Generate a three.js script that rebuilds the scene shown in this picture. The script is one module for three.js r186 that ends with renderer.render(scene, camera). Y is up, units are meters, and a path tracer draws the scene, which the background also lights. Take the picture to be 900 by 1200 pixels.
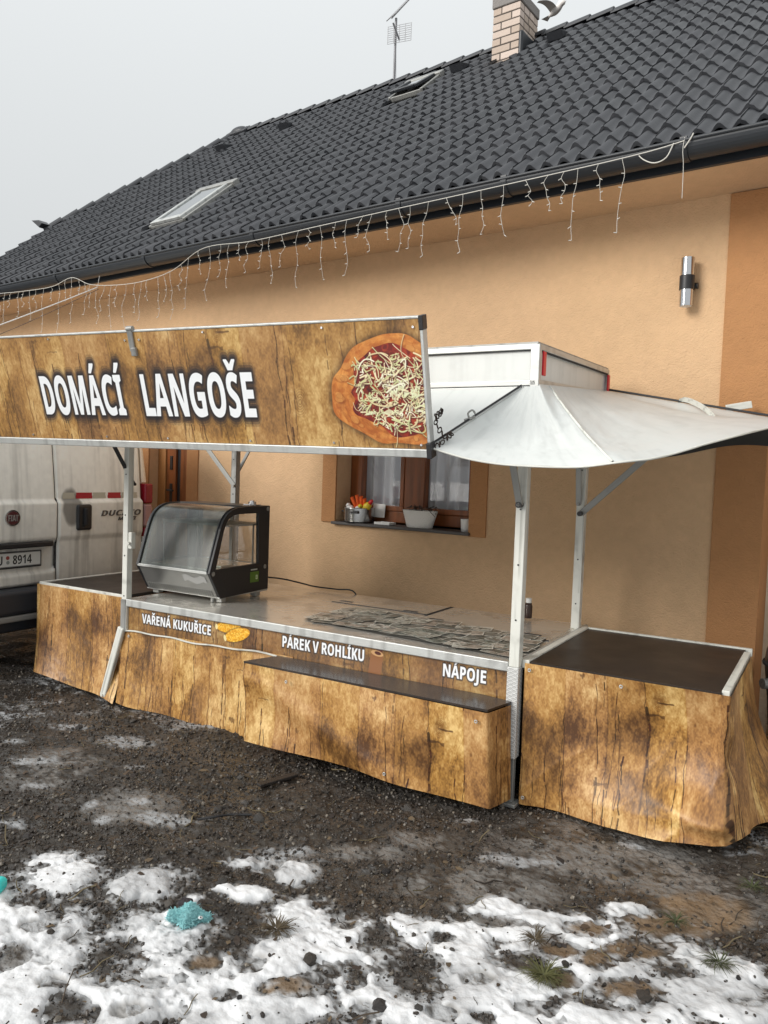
import * as THREE from 'three';
import { mergeGeometries } from 'three/addons/utils/BufferGeometryUtils.js';
import { RoundedBoxGeometry } from 'three/addons/geometries/RoundedBoxGeometry.js';
import { TextGeometry } from 'three/addons/geometries/TextGeometry.js';
import { FontLoader } from 'three/addons/loaders/FontLoader.js';

// ------------------------------------------------------------------ camera, sky, sun, exposure
const scene = new THREE.Scene();
const camera = new THREE.PerspectiveCamera(66.97, 0.75, 0.05, 400);
camera.position.set(3.684, 1.75, 5.357);
camera.up.set(-0.060, 0.998, -0.022);
camera.lookAt(3.684 - 0.584, 1.75 - 0.053, 5.357 - 0.81);
const renderer = new THREE.WebGLRenderer({ antialias: true });
renderer.setSize(768, 1024);
renderer.toneMapping = THREE.LinearToneMapping;
renderer.toneMappingExposure = 1.6;
renderer.shadowMap.enabled = true;
{ // overcast sky: evenly grey, a little brighter towards the zenith
  const W = 64, H = 64, d = new Float32Array(W * H * 4);
  for (let y = 0; y < H; y++) for (let x = 0; x < W; x++) {
    const el = Math.sin(((y + 0.5) / H - 0.5) * Math.PI), e = Math.max(0, el), k = 0.41 + 0.3 * e * e + 0.1 * e, i = (y * W + x) * 4;
    d[i] = k * 0.965; d[i + 1] = k * 1.0; d[i + 2] = k * 1.015; d[i + 3] = 1;
  }
  const t = new THREE.DataTexture(d, W, H, THREE.RGBAFormat, THREE.FloatType);
  t.mapping = THREE.EquirectangularReflectionMapping; t.magFilter = THREE.LinearFilter; t.needsUpdate = true;
  scene.background = t; scene.environment = t;
}
const sun = new THREE.DirectionalLight(new THREE.Color(1, 0.965, 0.915), 1.75);
sun.position.set(-4.64, 6.03, 11.54); sun.target.position.set(0.5, 0, 0);
sun.castShadow = true; sun.shadow.radius = 52; sun.shadow.mapSize.set(2048, 2048);
Object.assign(sun.shadow.camera, { left: -12, right: 12, top: 12, bottom: -12, near: 0.5, far: 40 });
scene.add(sun, sun.target);

// ------------------------------------------------------------------ noise and helpers
function rng(s) { return () => { s = (s + 0x6d2b79f5) | 0; let t = Math.imul(s ^ (s >>> 15), 1 | s); t = (t + Math.imul(t ^ (t >>> 7), 61 | t)) ^ t; return ((t ^ (t >>> 14)) >>> 0) / 4294967296; }; }
const hash = (x, y, s) => { let h = Math.imul(x, 374761393) + Math.imul(y, 668265263) + Math.imul(s, 2147483629 ^ 0x5bd1e995); h = Math.imul(h ^ (h >>> 13), 1274126177); return ((h ^ (h >>> 16)) >>> 0) / 4294967296; };
const mod = (a, n) => ((a % n) + n) % n;
function vn(x, y, s = 0, per = 0) {
  let ix = Math.floor(x), iy = Math.floor(y); const fx = x - ix, fy = y - iy, u = fx * fx * (3 - 2 * fx), v = fy * fy * (3 - 2 * fy);
  let jx = ix + 1, jy = iy + 1; if (per) { ix = mod(ix, per); jx = mod(jx, per); iy = mod(iy, per); jy = mod(jy, per); }
  const a = hash(ix, iy, s), b = hash(jx, iy, s), c = hash(ix, jy, s), d = hash(jx, jy, s);
  return (a + (b - a) * u) * (1 - v) + (c + (d - c) * u) * v;
}
function fbm(x, y, s = 0, o = 4, per = 0) { let r = 0, a = 0.5, n = 0; for (let i = 0; i < o; i++) { r += a * vn(x, y, s + i * 17, per); n += a; a *= 0.5; x *= 2; y *= 2; per *= 2; } return r / n; }
const clamp = (x, a = 0, b = 1) => Math.min(b, Math.max(a, x)), lerp = (a, b, t) => a + (b - a) * t, sst = (a, b, x) => { const t = clamp((x - a) / (b - a)); return t * t * (3 - 2 * t); };
function dataTex(n, m, fn, srgb, rep = 1) {
  const d = new Uint8Array(n * m * 4);
  for (let y = 0; y < m; y++) for (let x = 0; x < n; x++) { const c = fn(x / n, y / m), i = (y * n + x) * 4; for (let k = 0; k < 3; k++) d[i + k] = clamp(Array.isArray(c) ? c[k] : c) * 255; d[i + 3] = 255; }
  const t = new THREE.DataTexture(d, n, m); t.magFilter = THREE.LinearFilter; t.minFilter = THREE.LinearFilter; t.wrapS = t.wrapT = THREE.RepeatWrapping;
  t.repeat.set(rep, rep); if (srgb) t.colorSpace = THREE.SRGBColorSpace; t.needsUpdate = true; return t;
}
function canvasTex(c) { const t = new THREE.CanvasTexture(c); t.colorSpace = THREE.SRGBColorSpace; t.wrapS = t.wrapT = THREE.MirroredRepeatWrapping; t.needsUpdate = true; return t; }
const lin = (r, g, b) => new THREE.Color().setRGB(r, g, b);
function mat(o) { return new THREE.MeshStandardMaterial({ roughness: 0.8, side: THREE.DoubleSide, ...o }); }

const used = new Map();
function numbered(n) { const k = used.get(n) || 0; used.set(n, k + 1); return k ? n + '_' + String(k).padStart(3, '0') : n; }
function tag(o, label, category, group) { o.userData.label = label; o.userData.category = category; if (group) o.userData.group = group; return o; }
function thing(name, label, category, pos = [0, 0, 0], ry = 0, group) {
  const o = new THREE.Group(); o.name = numbered(name); scene.add(o); o.position.set(...pos); o.rotation.y = ry; return tag(o, label, category, group);
}
function part(name, geo, m, parent, label) {
  if (Array.isArray(geo)) geo = merge(geo);
  const o = new THREE.Mesh(geo, m); o.name = name; o.castShadow = o.receiveShadow = true; parent.add(o); if (label) o.userData.label = label; return o;
}
function solo(name, geo, m, label, category, group) { const o = part(numbered(name), geo, m, scene); return tag(o, label, category, group); }
function prep(g) { if (g.index) g = g.toNonIndexed(); for (const k of Object.keys(g.attributes)) if (!['position', 'normal', 'uv'].includes(k)) g.deleteAttribute(k); return g; }
function merge(list) { return mergeGeometries(list.map(prep), false); }
// box-projected uv in metres
function uvm(g, ox = 0, oy = 0) {
  g = prep(g); const p = g.attributes.position, n = g.attributes.normal, uv = new Float32Array(p.count * 2);
  for (let i = 0; i < p.count; i += 3) {
    let ax = 0, ay = 0, az = 0; for (let k = 0; k < 3; k++) { ax += Math.abs(n.getX(i + k)); ay += Math.abs(n.getY(i + k)); az += Math.abs(n.getZ(i + k)); }
    for (let k = 0; k < 3; k++) {
      const j = i + k, x = p.getX(j), y = p.getY(j), z = p.getZ(j);
      const c = az >= ax && az >= ay ? [x, y] : ax >= ay ? [z, y] : [x, z];
      uv[j * 2] = c[0] + ox; uv[j * 2 + 1] = c[1] + oy;
    }
  }
  g.setAttribute('uv', new THREE.BufferAttribute(uv, 2)); return g;
}
// box given by its min and max corners, edges rounded by r
function bx(x0, y0, z0, x1, y1, z1, r = 0) {
  const w = x1 - x0, h = y1 - y0, d = z1 - z0;
  const g = r ? new RoundedBoxGeometry(w, h, d, 2, Math.min(r, w / 2.1, h / 2.1, d / 2.1)) : new THREE.BoxGeometry(w, h, d);
  g.translate((x0 + x1) / 2, (y0 + y1) / 2, (z0 + z1) / 2); return uvm(g);
}
const V = (a) => new THREE.Vector3(...a);
// bar of rectangular section from p to q
function bar(p, q, w, d, r = 0.004, upHint = [0, 0, 1]) {
  const a = V(p), b = V(q), L = a.distanceTo(b), y = b.clone().sub(a).normalize(), z0 = V(upHint); let x = y.clone().cross(z0); if (x.length() < 1e-3) x = y.clone().cross(new THREE.Vector3(1, 0, 0)); x.normalize(); const z = x.clone().cross(y);
  const g = bx(-w / 2, 0, -d / 2, w / 2, L, d / 2, r); g.applyMatrix4(new THREE.Matrix4().makeBasis(x, y, z).setPosition(a)); return g;
}
function cyl(p, q, r0, r1 = r0, seg = 16) {
  const a = V(p), b = V(q), L = a.distanceTo(b), g = new THREE.CylinderGeometry(r1, r0, L, seg); g.translate(0, L / 2, 0);
  g.applyQuaternion(new THREE.Quaternion().setFromUnitVectors(new THREE.Vector3(0, 1, 0), b.sub(a).normalize())); g.translate(...p); return prep(g);
}
function tube(pts, r, seg = 24, rad = 6) { return prep(new THREE.TubeGeometry(new THREE.CatmullRomCurve3(pts.map(V)), seg, r, rad)); }
// surface from fn(u, v) -> [x, y, z]; uv from uvf or metres along U, W
function grid(nu, nv, fn, uvf) {
  const P = [], U = [], I = [];
  for (let j = 0; j <= nv; j++) for (let i = 0; i <= nu; i++) { const u = i / nu, v = j / nv; P.push(...fn(u, v)); U.push(...(uvf ? uvf(u, v) : [u, v])); }
  for (let j = 0; j < nv; j++) for (let i = 0; i < nu; i++) { const a = j * (nu + 1) + i, b = a + 1, c = a + nu + 1, d = c + 1; I.push(a, c, b, b, c, d); }
  const g = new THREE.BufferGeometry(); g.setAttribute('position', new THREE.Float32BufferAttribute(P, 3)); g.setAttribute('uv', new THREE.Float32BufferAttribute(U, 2)); g.setIndex(I); g.computeVertexNormals(); return g;
}
function poly(pts) { const s = new THREE.Shape(); pts.forEach(([x, y], i) => (i ? s.lineTo(x, y) : s.moveTo(x, y))); s.closePath(); return s; }
function path2(pts) { const s = new THREE.Path(); pts.forEach(([x, y], i) => (i ? s.lineTo(x, y) : s.moveTo(x, y))); s.closePath(); return s; }
function extr(shape, depth, bevel = 0, seg = 8) { return new THREE.ExtrudeGeometry(shape, { depth, bevelEnabled: bevel > 0, bevelThickness: bevel, bevelSize: bevel, bevelOffset: -bevel, bevelSegments: 2, curveSegments: seg }); }
const shift = (g, x, y, z) => { g.translate(x, y, z); return g; };

// ------------------------------------------------------------------ procedural materials
const plasterBump = dataTex(512, 512, (u, v) => 0.45 * fbm(u * 64, v * 64, 3, 3, 64) + 0.35 * vn(u * 128, v * 128, 9, 128) + 0.2 * fbm(u * 12, v * 12, 5, 2, 12), false, 1 / 0.7);
const plasterTone = (r, g, b, s) => dataTex(256, 256, (u, v) => { const k = 0.93 + 0.1 * fbm(u * 5, v * 5, s, 4, 5) + 0.03 * (vn(u * 64, v * 64, s + 4, 64) - 0.5) ; return [r * k, g * k, b * (k - 0.012 + 0.02 * fbm(u * 3, v * 3, s + 8, 3, 3))]; }, true, 1 / 2.3);
const M = {};
M.plaster = mat({ map: plasterTone(0.83, 0.69, 0.54, 11), bumpMap: plasterBump, bumpScale: 0.006, roughness: 0.95 });
M.surround = mat({ map: plasterTone(0.715, 0.52, 0.345, 21), bumpMap: plasterBump, bumpScale: 0.006, roughness: 0.95 });
M.cream = mat({ map: plasterTone(0.9, 0.84, 0.74, 27), bumpMap: plasterBump, bumpScale: 0.004, roughness: 0.95 });
const streak = (base, amt, s) => dataTex(256, 256, (u, v) => { const k = 1 - amt * (0.6 * sst(0.5, 0.85, fbm(u * 24, v * 3, s, 3, 0)) + 0.6 * sst(0.55, 0.9, fbm(u * 9, v * 9, s + 3, 4, 9))); return [base[0] * k, base[1] * k, base[2] * (k - 0.02)]; }, true, 1);
M.whitePaint = mat({ map: streak([0.86, 0.86, 0.845], 0.3, 31), roughness: 0.45 });
M.boxPaint = mat({ map: streak([0.84, 0.85, 0.855], 0.05, 33), roughness: 0.4 });
M.alu = mat({ map: streak([0.78, 0.785, 0.79], 0.22, 37), roughness: 0.42, metalness: 0.55 });
M.aluDull = mat({ map: streak([0.62, 0.62, 0.62], 0.3, 38), roughness: 0.5, metalness: 0.4 });
M.steel = mat({ map: dataTex(512, 512, (u, v) => { const k = 0.9 - 0.16 * sst(0.5, 0.8, fbm(u * 6, v * 6, 41, 4, 6)) + 0.04 * vn(u * 4, v * 180, 43); return [k, k * 0.985, k * 0.95]; }, true, 1), roughnessMap: dataTex(256, 256, (u, v) => [0, 0.75 + 0.25 * fbm(u * 7, v * 7, 47, 4, 7), 0], false, 1.3), roughness: 0.27, metalness: 0.6 });
M.pot = mat({ color: lin(0.42, 0.42, 0.42), roughness: 0.24, metalness: 1 });
M.chrome = mat({ color: lin(0.62, 0.62, 0.63), roughness: 0.1, metalness: 1 });
M.black = mat({ color: lin(0.018, 0.018, 0.02), roughness: 0.42 });
M.blackMatt = mat({ color: lin(0.02, 0.02, 0.022), roughness: 0.8 });
M.rubber = mat({ color: lin(0.02, 0.02, 0.02), roughness: 0.9 });
M.anthracite = mat({ color: lin(0.016, 0.019, 0.024), roughness: 0.42 });
M.tile = [0, 1, 2, 3, 4].map((i) => mat({ color: lin(0.027 + i * 0.008, 0.029 + i * 0.008, 0.034 + i * 0.0085), roughness: 0.4 + 0.06 * i, bumpMap: plasterBump, bumpScale: 0.0015 }));
M.slab = mat({ color: lin(0.02, 0.02, 0.022), roughness: 0.9 });
M.frameWood = mat({ map: dataTex(256, 256, (u, v) => { const k = 0.75 + 0.45 * fbm(u * 30, v * 5, 53, 3); return [0.5 * k, 0.285 * k, 0.14 * k]; }, true, 1), roughness: 0.4 }); M.frameWood.map.wrapS = M.frameWood.map.wrapT = THREE.MirroredRepeatWrapping;
M.frameWoodLight = mat({ color: lin(0.34, 0.16, 0.055), roughness: 0.45 });
M.glass = new THREE.MeshPhysicalMaterial({ color: 0xffffff, transmission: 1, thickness: 0, roughness: 0.02, side: THREE.DoubleSide });
M.curtain = new THREE.MeshPhysicalMaterial({ color: lin(0.8, 0.83, 0.88), transmission: 0.25, thickness: 0, roughness: 0.95, side: THREE.DoubleSide });
M.white = mat({ color: lin(0.78, 0.78, 0.76), roughness: 0.5 });
M.red = mat({ color: lin(0.6, 0.02, 0.03), roughness: 0.35 });
M.tableTop = mat({ map: dataTex(512, 512, (u, v) => { const k = 0.8 + 0.45 * fbm(u * 4, v * 4, 61, 4, 4) + 0.12 * (vn(u * 120, v * 120, 63) - 0.5); return [0.185 * k, 0.155 * k, 0.135 * k]; }, true, 1), roughnessMap: dataTex(256, 256, (u, v) => [0, 0.65 + 0.35 * fbm(u * 6, v * 6, 67, 4, 6), 0], false, 1), roughness: 0.55 });

// printed timber vinyl: one sheet of print that every banner is cut from
const PPM = 560, WW = 1680, WH = 840;
const woodBase = document.createElement('canvas'); woodBase.width = WW; woodBase.height = WH;
{
  const c = woodBase.getContext('2d'), im = c.createImageData(WW, WH), d = im.data, R = rng(71);
  const seams = [0]; while (seams[seams.length - 1] < WW) seams.push(seams[seams.length - 1] + 60 + R() * 95);
  const tone = seams.map(() => 0.86 + R() * 0.28), hue = seams.map(() => R());
  let k = 0;
  for (let x = 0; x < WW; x++) {
    while (k < seams.length - 1 && x >= seams[k + 1]) k++;
    for (let y = 0; y < WH; y++) {
      const u = x / PPM, v = y / PPM;
      const g = fbm(u * 34 + 2 * vn(u * 3, v * 2, 5), v * 5, 73 + (k % 5), 4), b = fbm(u * 2.6, v * 2.2, 79, 4), b2 = fbm(u * 7 + 9, v * 6, 83, 5), sp = vn(u * 170, v * 110, 97);
      let t = 0.6 + 0.3 * (g - 0.5) + 0.5 * (fbm(u * 70, v * 34, 91, 4) - 0.5) + 1.0 * (b - 0.5) + 0.75 * (b2 - 0.5) + 0.26 * (sp - 0.5); t -= 0.17 * sst(0.5, 0.68, fbm(u * 4 + 3, v * 3.4, 107, 5));
      t *= tone[k]; t -= 0.13 * sst(0.58, 0.78, fbm(u * 1.7 + 4, v * 1.4, 101, 3));
      const edge = Math.min(Math.abs(x - seams[k]), Math.abs((seams[k + 1] ?? WW) - x)); t -= 0.34 * Math.exp(-edge / 1.6) * sst(0.3, 0.6, vn(k * 9.1, v * 5, 109));
      t = clamp(t, 0.02, 1);
      const D = [86, 57, 32], A = [172, 126, 70], L = [230, 194, 134]; const i = (y * WW + x) * 4;
      for (let q = 0; q < 3; q++) d[i + q] = t < 0.5 ? lerp(D[q], A[q], t * 2) : lerp(A[q], L[q], t * 2 - 1);
      d[i + 2] += 14 * (hue[k] - 0.5); d[i + 3] = 255;
    }
  }
  c.putImageData(im, 0, 0); c.lineCap = 'round';
  for (let n = 0; n < 135; n++) { // cracks in the timber
    let x = R() < 0.4 ? seams[Math.floor(R() * seams.length)] : R() * WW, y = R() * WH - 60; const L = 80 + R() * R() * 900, w = 1.6 + R() * R() * R() * 8; const y1 = y + L;
    while (y < y1) { const nx = x + (R() - 0.5) * 7, ny = y + 9 + R() * 16; if (R() > 0.13) { c.strokeStyle = `rgba(${38 + R() * 20},${22 + R() * 10},12,${0.45 + R() * 0.45})`; c.lineWidth = w * (0.5 + R()); c.beginPath(); c.moveTo(x, y); c.lineTo(nx, ny); c.stroke(); } x = nx; y = ny; }
  }
  for (let n = 0; n < 26; n++) { // short gashes and broken spots
    const x = R() * WW, y = R() * WH, w = 14 + R() * 46, h = 4 + R() * 14; c.fillStyle = `rgba(48,27,14,${0.25 + R() * 0.4})`; c.beginPath(); c.moveTo(x, y);
    for (let i = 0; i < 7; i++) c.lineTo(x + (i / 6) * w, y - h * R() * 0.6); for (let i = 6; i >= 0; i--) c.lineTo(x + (i / 6) * w, y + h * R()); c.fill();
  }
  for (let n = 0; n < 9; n++) { // knots
    const x = R() * WW, y = R() * WH, r = 16 + R() * 26; for (let k2 = 6; k2 > 0; k2--) { c.strokeStyle = `rgba(60,32,14,${0.12 + 0.06 * (6 - k2)})`; c.lineWidth = 3; c.beginPath(); c.ellipse(x, y, r * k2 / 6, r * 1.7 * k2 / 6, 0.2, 0, 7); c.stroke(); }
  }
}
// a banner print w x h metres cut from the sheet at (sx, sy), tinted; draw(ctx, k) adds lettering, k = pixels per metre
function banner(w, h, k, sx, sy, draw, tint) {
  const c = document.createElement('canvas'); c.width = Math.round(w * k); c.height = Math.round(h * k); const x = c.getContext('2d');
  for (let i = 0, done = 0; done < w; i++) { const sw = Math.min(WW / PPM - (i ? 0 : sx), w - done); x.drawImage(woodBase, (i ? 0 : sx) * PPM, sy * PPM, sw * PPM, h * PPM, done * k, 0, sw * k + 1, h * k); done += sw; }
  if (tint) { x.fillStyle = tint; x.fillRect(0, 0, c.width, c.height); }
  if (draw) draw(x, k, c); return canvasTex(c);
}
// white lettering with a dark glow, fitted between x0 and x1, capitals from y0 (top) to y1 (base line), in metres
function letter(c, k, text, x0, x1, y0, y1, glow) {
  c.save(); const px = 100; c.font = `bold ${px}px sans-serif`; const w = c.measureText(text).width, cap = px * 0.714;
  c.translate(x0 * k, y1 * k); c.scale(((x1 - x0) * k) / w, ((y1 - y0) * k) / cap); c.lineJoin = 'round';
  for (const [lw, a] of [[glow * 1.0, 0.16], [glow * 0.75, 0.3], [glow * 0.5, 0.5], [glow * 0.3, 0.75]]) { c.strokeStyle = `rgba(22,17,22,${a})`; c.lineWidth = lw; c.strokeText(text, 0, 0); }
  c.fillStyle = c.strokeStyle = '#eef0f2'; c.lineWidth = 2; c.strokeText(text, 0, 0); c.fillText(text, 0, 0); c.restore();
}
const vinylBump = dataTex(256, 256, (u, v) => fbm(u * 4, v * 4, 103, 4, 4), false, 1.4);
const vinyl = (o) => mat({ roughness: 0.36, bumpMap: vinylBump, bumpScale: 0.012, ...o });
const woodTex = canvasTex(woodBase);
function woodMat(ox, oy, o = {}) { const t = woodTex.clone(); t.repeat.set(PPM / WW, PPM / WH); t.offset.set(ox, oy); t.needsUpdate = true; return vinyl({ map: t, ...o }); }

// ------------------------------------------------------------------ the ground, snow and gravel
const GC = 0.8113, GS = 0.5846; // ground co-ordinates r (right of the camera) and f (ahead of it)
const toRF = (x, z) => [0.143 + GC * x - GS * z, 6.5 - GS * x - GC * z];
const toXZ = (r, f) => { const a = r - 0.143, b = 6.5 - f; return [GC * a + GS * b, -GS * a + GC * b]; };
const quads = (a) => { const o = []; for (let i = 0; i < a.length; i += 4) o.push(a.slice(i, i + 4)); return o; };
const snowAt = quads([.88,2.74,.397,.243,1.17,2.63,.277,.168,-1.12,2.65,.324,.261,-.92,2.43,.41,.202,-1.33,2.84,.157,.135,-.81,2.82,.221,.16,-.67,2.53,.257,.218,-.47,2.42,.219,.159,-1.27,3.17,.158,.168,-1.4,3.3,.091,.087,-.94,3.13,.174,.13,-.54,3.1,.157,.058,-.55,3.32,.112,.059,-.25,2.88,.147,.234,-.31,2.69,.152,.146,-.1,2.75,.157,.179,-.0,2.57,.176,.179,-.37,2.48,.141,.125,-.24,2.41,.165,.098,.14,2.91,.083,.074,.51,3.05,.14,.05,.22,2.85,.13,.098,.35,2.83,.13,.135,.55,2.89,.133,.067,.35,2.68,.123,.121,.7,2.98,.206,.059,1.05,3.08,.089,.05,.88,2.91,.202,.062,1.1,2.96,.172,.07,.61,2.7,.062,.059,.49,2.55,.206,.176,.36,2.44,.253,.113,.81,2.64,.183,.075,1.08,2.72,.19,.075,1.18,2.59,.151,.081,1.22,2.48,.175,.092,.2,2.45,.169,.102,-1.52,2.72,.24,.353,-1.25,2.34,.235,.149,.74,2.4,.446,.086,-.69,3.01,.067,.048,-.33,3.27,.096,.064]);
const bareAt = quads([-.9,2.63,.106,.112,-.94,2.37,.074,.061,-1.26,2.65,.059,.075,-.55,2.74,.068,.075,-.27,2.52,.092,.047,-.47,2.47,.045,.033,.18,2.6,.125,.165,.03,2.81,.058,.085,.55,2.72,.063,.055,.29,2.83,.052,.038,.51,2.95,.095,.047,1.25,3.0,.105,.066,1.11,2.68,.069,.038,-.02,2.57,.044,.071,-.64,2.91,.065,.045,-.83,2.99,.04,.03,-.18,3.03,.055,.049,.36,2.4,.039,.023,.62,2.47,.04,.033]);
const clayAt = quads([.85,2.92,.088,.057,.99,2.79,.11,.063,.82,2.73,.07,.05,.89,2.57,.12,.054,1.2,2.97,.207,.094,1.39,3.1,.217,.16,.68,2.61,.078,.046,.71,2.78,.077,.052,-.57,2.63,.059,.046,-.27,2.52,.097,.052]);
const iceAt = quads([1.06,3.54,.614,.419,.46,3.2,.44,.205,1.4,3.19,.373,.273,-.33,3.29,.148,.1,-1.27,2.65,.118,.118,-.02,3.46,.235,.111,-1.25,3.85,.297,.245,.56,2.96,.204,.146,-1.84,4.31,.328,.368,.26,3.6,.246,.12]);
const frostAt = quads([-1.43,3.84,.059,.049,-1.32,3.7,.073,.063,-1.22,3.91,.095,.06,-2.24,4.68,.111,.072,-1.97,4.4,.214,.089,-1.8,4.07,.111,.065,-1.75,3.62,.138,.069,-1.99,4.98,.215,.081,-1.37,4.38,.086,.063,1.24,3.62,.084,.052,1.9,3.73,.07,.128,1.2,3.9,.113,.04,.46,3.8,.108,.048,1.76,3.59,.126,.051,-1.21,5.12,.337,.171,-1.55,4.76,.26,.148,-.41,3.43,.231,.094,.64,3.43,.275,.078,1.6,3.7,.173,.072,-2.44,5.16,.221,.104,-1.0,3.73,.248,.092]);
const stepAt = quads([-.47,2.47,.048,.041,-.55,2.74,.068,.075,-1.26,2.65,.065,.075,-.27,2.52,.092,.047,.0,2.43,.061,.044,-.72,2.52,.057,.047,-1.05,2.5,.062,.047,.38,2.59,.071,.045,.54,2.46,.074,.041,-.4,2.65,.054,.042,-1.06,2.76,.062,.046,.25,2.42,.061,.04,.78,2.53,.076,.035,1.28,2.53,.077,.039,-.76,2.38,.064,.046,-.14,2.61,.053,.037,.71,2.78,.071,.046,.55,2.72,.056,.045,1.11,2.72,.076,.045,.68,2.61,.066,.037,.47,2.71,.05,.035,1.27,2.73,.064,.04,.09,2.71,.05,.04,.68,2.86,.079,.038,1.09,2.83,.079,.043,.85,2.92,.074,.051,.99,2.79,.097,.057,.82,2.73,.063,.045,.89,2.57,.108,.049,-1.26,2.82,.062,.043]);
const blob = (list, r, f) => { let m = -9; for (const [a, b, ra, rb] of list) { const x = (r - a) / ra, y = (f - b) / rb, d = 1 - Math.sqrt(x * x + y * y); if (d > m) m = d; } return m; };
function snowField(r, f) {
  const wr = r + 0.10 * (fbm(r * 6, f * 6, 201, 3) - 0.5), wf = f + 0.09 * (fbm(r * 6 + 7, f * 6, 205, 3) - 0.5);
  let s = Math.min(0.34, blob(snowAt, wr, wf) * 0.8); const n = blob(bareAt, wr, wf); s = Math.min(s, -n * 0.6 + 0.05, -blob(clayAt, r, f) * 0.7 + 0.04 + 0.25 * (fbm(r * 20, f * 20, 209, 2) - 0.5));
  if (f > 5.2 || f < 2.1 || Math.abs(r) > 2.4) s = Math.max(s, fbm(r * 1.6, f * 1.6, 207, 3) - (f < 2.1 ? 0.42 : 0.62));
  return s + 0.66 * (fbm(r * 8, f * 8, 211, 3) - 0.5) + 0.3 * (fbm(r * 30, f * 30, 217, 3) - 0.5) + 0.1 * (vn(r * 110, f * 110, 219) - 0.5) - 0.05;
}
const groundH = (r, f) => { const a = 1 / (1 + 0.004 * (r * r + f * f)); return a * (0.030 * (fbm(r * 2.2, f * 2.2, 221, 3) - 0.5) + 0.026 * (fbm(r * 11, f * 11, 223, 3) - 0.5) * (1 - 0.7 * clamp(blob(iceAt, r, f) * 2)) + 0.013 * (vn(r * 55, f * 55, 227) - 0.5)); };
const snowH = (r, f) => { const s = snowField(r, f); return s <= -0.05 ? -1 : groundH(r, f) * 0.6 - 0.016 * sst(0, 0.3, blob(stepAt, r, f)) + 0.019 * sst(-0.06, 0.3, s) * (0.6 + 0.8 * fbm(r * 5, f * 5, 231, 3)) + 0.0045 * (fbm(r * 36, f * 36, 233, 3) - 0.5) - 0.006; };
{
  const ax = (a, b, n, far, m) => { const o = []; for (let i = m; i > 0; i--) o.push(a - far * Math.pow(i / m, 2.4)); for (let i = 0; i <= n; i++) o.push(lerp(a, b, i / n)); for (let i = 1; i <= m; i++) o.push(b + far * Math.pow(i / m, 2.4)); return o; };
  const X = ax(-2.6, 2.4, 400, 120, 26), F = ax(1.9, 6.6, 380, 120, 26), P = [], C = [], U = [], I = [];
  for (const f of F) for (const r of X) {
    const [x, z] = toXZ(r, f); P.push(x, groundH(r, f), z); U.push(r, f);
    const out = Math.max(sst(2.5, 3.1, Math.abs(r + 0.1)), sst(6.5, 7.2, f)), w = fbm(r * 1.4, f * 1.4, 241, 4), g = lerp(fbm(r * 14, f * 14, 243, 3), fbm(r * 1.1, f * 1.1, 245, 2), out), fine = lerp(vn(r * 90, f * 90, 247), 0.5, out), ice = clamp(blob(iceAt, r, f) * 2.2) * sst(0.38, 0.56, 0.6 * fbm(r * 7, f * 7, 249, 3) + 0.4 * fbm(r * 38, f * 38, 250, 3)), clay = sst(0, 0.35, blob(clayAt, r, f) + 0.3 * (g - 0.5));
    let k = 0.033 * (0.65 + 0.8 * w) * (0.7 + 0.6 * g) * (0.8 + 0.4 * fine), c = [k * 1.17, k, k * 0.84];
    c = c.map((v, i) => lerp(v, [0.2, 0.19, 0.178][i] * (0.7 + 0.6 * g), ice * 0.8)); c = c.map((v, i) => lerp(v, [0.2, 0.138, 0.085][i] * (0.6 + 0.7 * g), clay * 0.8));
    const dust = sst(0.62, 0.8, fbm(r * 22, f * 22, 251, 4)) * 0.3 * (1 - out); c = c.map((v) => lerp(v, 0.17, dust));
    const sl = snowField(r, f), slush = sst(-0.34, -0.04, sl) * sst(0.42, 0.62, fbm(r * 48, f * 48, 253, 3) + 0.22 * sl + 0.06) * (1 - out); c = c.map((v, i) => lerp(v, [0.44, 0.445, 0.45][i], slush * 0.85)); const fr = sst(0.1, 0.7, blob(frostAt, r + 0.06 * (fbm(r * 9, f * 9, 255, 3) - 0.5), f + 0.1 * (fbm(r * 9 + 4, f * 9, 257, 3) - 0.5)) + 0.9 * (fbm(r * 26, f * 40, 259, 4) - 0.5)); c = c.map((v, i) => lerp(v, [0.42, 0.43, 0.44][i], fr * 0.7)); const yard = sst(1.95, 1.3, f + 0.5 * (g - 0.5)) * (0.8 + 0.2 * sst(0.3, 0.5, w)) * sst(9, 5, Math.abs(r)); c = c.map((v) => lerp(v, 0.74, yard)); C.push(...c);  // yard: unseen snow behind the camera, added for its bounced light
  }
  const n = X.length; for (let j = 0; j < F.length - 1; j++) for (let i = 0; i < n - 1; i++) { const a = j * n + i; I.push(a, a + 1, a + n, a + 1, a + n + 1, a + n); }
  const g = new THREE.BufferGeometry(); g.setAttribute('position', new THREE.Float32BufferAttribute(P, 3)); g.setAttribute('color', new THREE.Float32BufferAttribute(C, 3)); g.setAttribute('uv', new THREE.Float32BufferAttribute(U, 2)); g.setIndex(I); g.computeVertexNormals();
  const gb = dataTex(512, 512, (u, v) => fbm(u * 24, v * 24, 261, 4, 24), false, 1 / 0.6), gr = dataTex(512, 512, (u, v) => [0, 0.35 + 0.65 * sst(0.3, 0.62, fbm(u * 9, v * 9, 263, 4, 9)), 0], false, 1 / 1.7);
  const o = part('ground', g, mat({ vertexColors: true, roughness: 0.5, roughnessMap: gr, bumpMap: gb, bumpScale: 0.012 }), scene); o.userData.kind = 'structure'; o.userData.label = 'dark wet muddy gravel yard with icy patches';
}
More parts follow.
